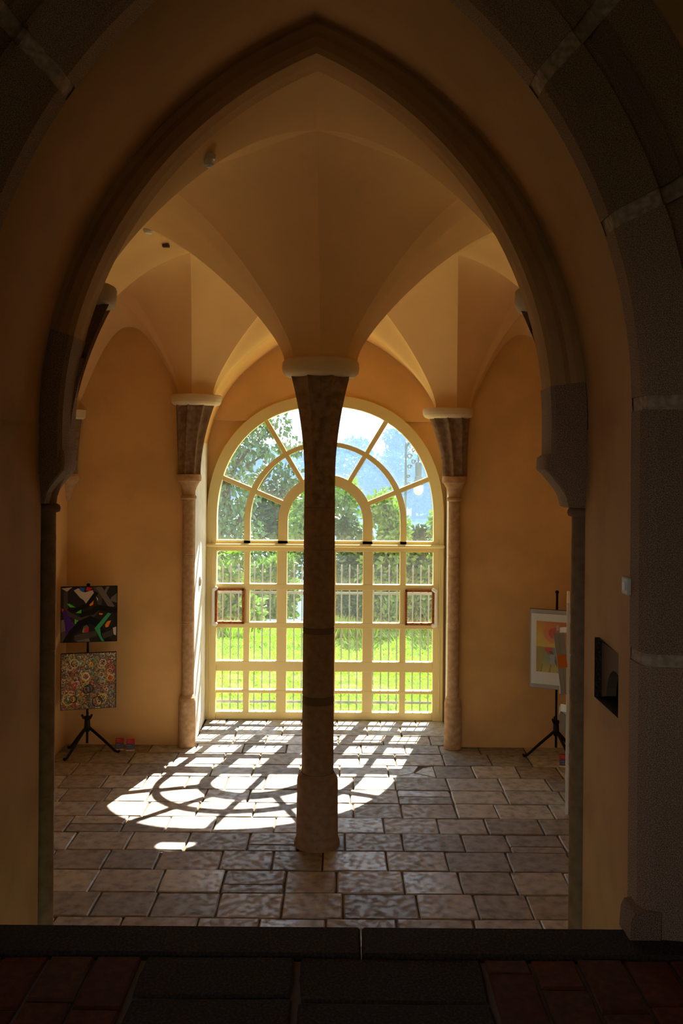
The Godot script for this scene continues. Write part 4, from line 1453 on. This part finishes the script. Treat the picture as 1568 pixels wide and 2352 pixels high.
func build_garden() -> void:
	# lawn, running level and then down to the lake
	var g := Shape.new(true)
	var rows := []
	for line in [[-9.9, -0.06], [-12.0, -0.1], [-14.0, -0.08], [-15.3, -0.02], [-16.5, -0.25], [-19.0, -1.3], [-24.0, -2.7], [-31.0, -4.05], [-36.0, -4.6]]:
		var row := []
		for i in 25:
			row.append(Vector3(lerpf(-26, 26, i / 24.0), line[1] + sin(i * 1.7 + line[0]) * 0.03, line[0]))
		rows.append(row)
	g.skin(rows, Vector3(0, -30, -18))
	struct("ground", g, M.earth, "green lawn behind the window running down to the lake", "lawn")
	var r := RandomNumberGenerator.new()
	r.seed = 9
	var blade := Shape.new()
	for k in 5:
		var a := TAU * k / 5 + 0.3
		var b := Vector3(cos(a) * 0.02, 0, sin(a) * 0.02)
		var side := Vector3(-sin(a), 0, cos(a)) * 0.006
		blade.face([b - side, b + side, b * 2.4 + Vector3(0, 0.7, 0) + side * 0.6], Vector3(cos(a), 0.3, sin(a)))
		blade.face([b - side, b * 2.4 + Vector3(0, 0.7, 0) + side * 0.6, b * 4.5 + Vector3(0, 1.0, 0)], Vector3(cos(a), 0.3, sin(a)))
	var bm := blade.done()
	var xf := []
	var cols := []
	for i in 13000:
		var z := -9.98 - 5.9 * r.randf()
		var x := r.randf_range(-3.4, 3.6)
		var h := r.randf_range(0.05, 0.11)
		if z < -14.6:
			h = r.randf_range(0.08, 0.3) if sin(x * 3.1 + 1.0) + r.randf() > 0.6 else r.randf_range(0.05, 0.13)
		xf.append(Transform3D(Basis(Vector3.UP, r.randf() * TAU).scaled(Vector3(1.2, h, 1.2)), Vector3(x, -0.09 + (0.04 if z < -14.0 else 0.0), z)))
		var v := r.randf_range(0.75, 1.2)
		cols.append(Color(v * r.randf_range(0.9, 1.2), v, v * 0.9))
	var gr := scatter("grass", bm, M.grass, xf, cols, self)
	tag(gr, "short bright green grass on the lawn behind the iron fence", "grass", "", "stuff")
	# iron fence just outside the glass
	var f := thing("iron_fence", Vector3(0, 0, -10.36))
	tag(f, "grey iron fence of thin spiked bars just outside the window", "fence")
	for y in [1.3, 0.08]:
		var s := Shape.new()
		s.box(Vector3(0, y, 0), Vector3(3.6, 0.028, 0.014), 0.003)
		put("rail", s, M.fence_paint, f)
	var bar := Shape.new()
	bar.tube([Vector3(0, -0.14, 0), Vector3(0, 1.54, 0)], [0.0075], 8)
	bar.lathe([[0.0075, 1.53], [0.013, 1.55], [0.009, 1.58], [0.0, 1.63]], Vector3.ZERO, 8)
	var mesh := bar.done()
	for i in 41:
		var o := put("bar", mesh, M.fence_paint, f)
		o.position = Vector3(-1.78 + i * 0.0885, 0, 0)
	# pale gravel beyond the grass and a narrow kerb in it
	var gv := Shape.new()
	for k in 10:
		var a := -1.7 + k * 0.16
		gv.face([Vector3(a, 0.0, -15.25 + 0.05 * sin(k * 2.1)), Vector3(a + 0.16, 0.0, -15.25 + 0.05 * sin(k * 2.1 + 2.1)), Vector3(a + 0.16, -0.08, -17.0), Vector3(a, -0.08, -17.0)], Vector3.UP)
		gv.face([Vector3(a, -0.08, -17.0), Vector3(a + 0.16, -0.08, -17.0), Vector3(a + 0.16, -1.0, -17.6), Vector3(a, -1.0, -17.6)], Vector3.UP)
	tag(struct("path", gv, M.gravel), "pale gravel patch between the lawn and the left shrubs", "path")
	var kb := Shape.new()
	kb.box(Vector3(0.2, -0.115, -13.6), Vector3(8.0, 0.1, 0.12), 0.02)
	tag(struct("kerb_strip", kb, M.gravel), "narrow pale kerb running across the lawn", "kerb")
	shrub(-1.72, -15.6, 1.32, 0.62, -0.1, "leaf_fresh", "leafy bright shrub behind the fence at the window's left edge, under the dark tree", 4600, 101)
	shrub(-1.1, -17.4, 1.0, 0.55, -0.15, "leaf_fresh", "lower leafy shrub right of the leftmost shrub, water showing beside it", 3600, 102)
	shrub(0.0, -17.2, 0.9, 0.4, -0.15, "leaf_mid", "small shrub partly hidden behind the central pillar", 1200, 103)
	shrub(0.42, -16.2, 1.9, 0.62, -0.2, "leaf_mid", "tall dense shrub just right of the central pillar", 6500, 104)
	shrub(0.9, -16.0, 2.25, 0.55, -0.2, "leaf_fresh", "tallest pointed shrub in the middle of the window's right half", 6500, 105)
	shrub(1.36, -16.4, 1.66, 0.48, -0.2, "leaf_mid", "shrub with a low top where the lake shows above it, under the street lamp", 5000, 106)
	shrub(1.82, -16.0, 2.0, 0.5, -0.2, "leaf_fresh", "tall loose shrub at the window's right edge", 5000, 107)
	shrub(2.6, -16.6, 1.8, 0.6, -0.2, "leaf_mid", "shrub beyond the window's right edge, mostly hidden by the jamb", 1500, 108)
	shrub(-2.5, -16.4, 1.5, 0.6, -0.2, "leaf_mid", "shrub beyond the window's left edge, mostly hidden by the jamb", 1500, 109)
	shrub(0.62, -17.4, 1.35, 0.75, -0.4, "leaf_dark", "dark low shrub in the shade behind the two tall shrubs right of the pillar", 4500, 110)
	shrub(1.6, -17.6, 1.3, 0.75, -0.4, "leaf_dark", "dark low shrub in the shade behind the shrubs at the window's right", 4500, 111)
	# trees on the slope
	tree(-2.9, -23.0, -2.4, [Vector3(0, 0, 0), Vector3(0.1, 2.4, 0), Vector3(-0.1, 4.6, 0), Vector3(0.1, 6.4, 0)],
		[[Vector3(-0.4, 3.6, 0), Vector3(0.9, 1.3, 0.8)], [Vector3(0.5, 3.0, 0.2), Vector3(0.9, 1.1, 0.8)], [Vector3(0.3, 4.6, 0), Vector3(0.8, 0.8, 0.7)], [Vector3(-0.5, 5.2, 0), Vector3(0.7, 0.7, 0.6)], [Vector3(0.6, 5.6, 0), Vector3(0.6, 0.5, 0.5)], [Vector3(0.9, 6.2, 0), Vector3(0.5, 0.4, 0.4)], [Vector3(0.1, 6.4, 0), Vector3(0.6, 0.35, 0.5)], [Vector3(1.45, 6.15, 0), Vector3(0.4, 0.3, 0.3)], [Vector3(1.25, 5.5, 0.1), Vector3(0.4, 0.35, 0.3)], [Vector3(1.8, 5.7, 0), Vector3(0.35, 0.3, 0.3)], [Vector3(-0.7, 2.0, 0), Vector3(0.8, 0.9, 0.7)]], "leaf_dark", 4200, 1.0, "dark loose-crowned tree at the window's upper left", 201, 0.5)
	tree(-1.75, -27.0, -3.2, [Vector3(0.4, 0, 0), Vector3(0.2, 2.6, 0), Vector3(0, 4.4, 0), Vector3(0, 5.6, 0)],
		[[Vector3(-0.5, 4.3, 0), Vector3(0.9, 0.9, 0.8)], [Vector3(0.4, 4.4, 0.2), Vector3(0.8, 1.0, 0.8)], [Vector3(0, 5.3, 0), Vector3(0.9, 0.7, 0.8)], [Vector3(0.1, 3.2, 0), Vector3(1.0, 0.8, 0.8)]], "leaf_mid", 3600, 1.1, "rounded yellow-green tree behind the dark one, left of the pillar", 202)
	tree(-0.9, -20.0, -1.6, [Vector3(-0.55, 0, 0), Vector3(-0.3, 1.2, 0), Vector3(0.05, 2.2, 0), Vector3(0.35, 3.2, 0)],
		[[Vector3(0.2, 3.1, 0), Vector3(0.35, 0.45, 0.4)], [Vector3(0.35, 3.6, 0), Vector3(0.3, 0.35, 0.3)], [Vector3(-0.1, 2.5, 0), Vector3(0.3, 0.25, 0.3)]], "leaf_fresh", 900, 0.8, "small leaning tree with a bare slanting trunk beside the pillar, water behind it", 203)
	tree(0.25, -19.0, -1.3, [Vector3(0, 0, 0), Vector3(0, 1.6, 0), Vector3(0, 2.6, 0), Vector3(0.05, 3.6, 0)],
		[[Vector3(-0.1, 3.0, 0), Vector3(0.4, 0.5, 0.4)], [Vector3(0.0, 3.5, 0), Vector3(0.3, 0.3, 0.3)]], "leaf_fresh", 900, 0.8, "young yellow-green tree rising behind the pillar's right edge", 204)
	# street lamp
	lamp()

func lamp() -> void:
	var o := thing("street_lamp", Vector3(1.82, -2.7, -24.0))
	tag(o, "old grey street lamp with a scrolled bracket and hanging lantern by the lake", "street lamp")
	var s := Shape.new()
	s.lathe([[0.07, 0.0], [0.07, 0.4], [0.04, 0.5], [0.032, 3.5], [0.03, 5.2], [0.026, 6.0], [0.0, 6.16]], Vector3.ZERO, 12)
	put("pole", s, M.grey_metal, o)
	var b := Shape.new()
	var arc := []
	for i in 17:
		var a := PI * i / 16.0
		arc.append(Vector3(0.16 - 0.16 * cos(a), 5.85 + 0.24 * sin(a), 0))
	arc.append(Vector3(0.33, 5.7, 0))
	b.tube(arc, [0.026], 6)
	var br := put("bracket", b, M.grey_metal, o)
	for q in [[0.1, 5.72, 0.07], [0.2, 5.58, 0.06], [0.1, 5.45, 0.06], [0.2, 5.88, 0.05], [0.07, 5.2, 0.045], [0.08, 5.0, 0.045]]:
		var c := []
		for i in 15:
			var a := TAU * i / 12.0
			var rr: float = q[2] * (1.0 - i * 0.04)
			c.append(Vector3(q[0] + cos(a) * rr, q[1] + sin(a) * rr, 0))
		var sc := Shape.new()
		sc.tube(c, [0.018], 6)
		put("scroll", sc, M.grey_metal, br)
	var l := Shape.new()
	l.lathe([[0.0, 5.72], [0.02, 5.68], [0.025, 5.6], [0.07, 5.56], [0.085, 5.52], [0.085, 5.22], [0.1, 5.19], [0.1, 5.12], [0.12, 5.1], [0.12, 4.97]], Vector3(0.33, 0, 0), 16)
	var ln := put("lantern_cap", l, M.grey_metal, o)
	var gl := Shape.new()
	gl.lathe([[0.12, 4.97], [0.13, 4.92], [0.12, 4.8], [0.07, 4.73], [0.0, 4.71]], Vector3(0.33, 0, 0), 16, true)
	put("lantern_globe", gl, M.white_metal, ln)

func build_distance() -> void:
	var w := Shape.new()
	var rows := []
	for z in [-30.0, -60.0, -135.0]:
		var row := []
		for i in 9:
			row.append(Vector3(lerpf(-110, 110, i / 8.0), -4.0, z))
		rows.append(row)
	w.skin(rows, Vector3(0, -50, -80))
	struct("lake", w, M.lake, "pale blue lake between the garden and the wooded hill", "lake")
	# wooded hill on the far shore
	var h := Shape.new(true)
	rows = []
	for z in [-122.0, -128.0, -138.0, -152.0, -170.0, -200.0]:
		var row := []
		for i in 33:
			var x := lerpf(-110, 110, i / 32.0)
			row.append(Vector3(x, hill_y(x, z), z))
		rows.append(row)
	h.skin(rows, Vector3(0, -90, -150))
	struct("hills", h, M.hill_earth, "wooded hill on the far shore of the lake", "hill")
	var r := RandomNumberGenerator.new()
	r.seed = 77
	var protos := []
	for v in 4:
		var blobs := []
		for k in 9:
			blobs.append([Vector3(r.randf_range(-1.6, 1.6), r.randf_range(2.0, 6.2), r.randf_range(-1.4, 1.4)), Vector3.ONE * r.randf_range(1.1, 1.9)])
		protos.append(blobs)
	var first := {}
	for i in 48:
		var x := r.randf_range(-34, 30)
		var z: float = [-124.0, -130.0, -138.0, -148.0, -158.0][i % 5] + r.randf_range(-3, 3)
		var v := i % 4
		var at := Vector3(x, hill_y(x, z) - 0.3, z)
		var sc := r.randf_range(0.75, 1.15)
		var o: Node3D
		var tier := mini(i % 5, 3)
		if not first.has(v):
			o = thing("hill_tree", at)
			var t := Shape.new()
			t.tube([Vector3(0, 0, 0), Vector3(0, 2, 0), Vector3(0, 5, 0)], [0.3, 0.25, 0.1], 7)
			put("trunk", t, M.bark, o)
			leaf_cloud(o, protos[v], 2200, leaf_mesh(0.45, 0.6, 0.1), M.leaf_far, r)
			first[v] = o
		else:
			o = first[v].duplicate()
			o.name = numbered("hill_tree")
			add_child(o)
			o.position = at
		tag(o, ["hazy tree of the wood's lowest row, at the far waterline", "hazy tree of the far wood's second row above the water", "hazy tree half-way up the far wooded hill", "hazy blue tree on the crest of the far hill"][tier], "tree", ["far trees at the waterline", "far trees above the waterline", "far trees half-way up", "far trees on the crest"][tier])
		o.rotation.y = r.randf() * TAU
		o.scale = Vector3.ONE * sc
	# thin summer haze over the water
	var fog := FogVolume.new()
	fog.name = "haze"
	fog.shape = RenderingServer.FOG_VOLUME_SHAPE_BOX
	fog.size = Vector3(200, 26, 84)
	fog.position = Vector3(0, 8.9, -80)
	var fm := FogMaterial.new()
	fm.density = 0.0045
	fm.albedo = Color(0.62, 0.8, 1.0)
	fog.material = fm
	fog.set_meta("kind", "stuff")
	add_child(fog)

func hill_y(x: float, z: float) -> float:
	var t := clampf((-z - 122.0) / 40.0, 0, 1)
	var high := 5.0 + 2.5 * clampf((x + 4.0) / 14.0, -0.6, 1.0)
	return -4.2 + t * high
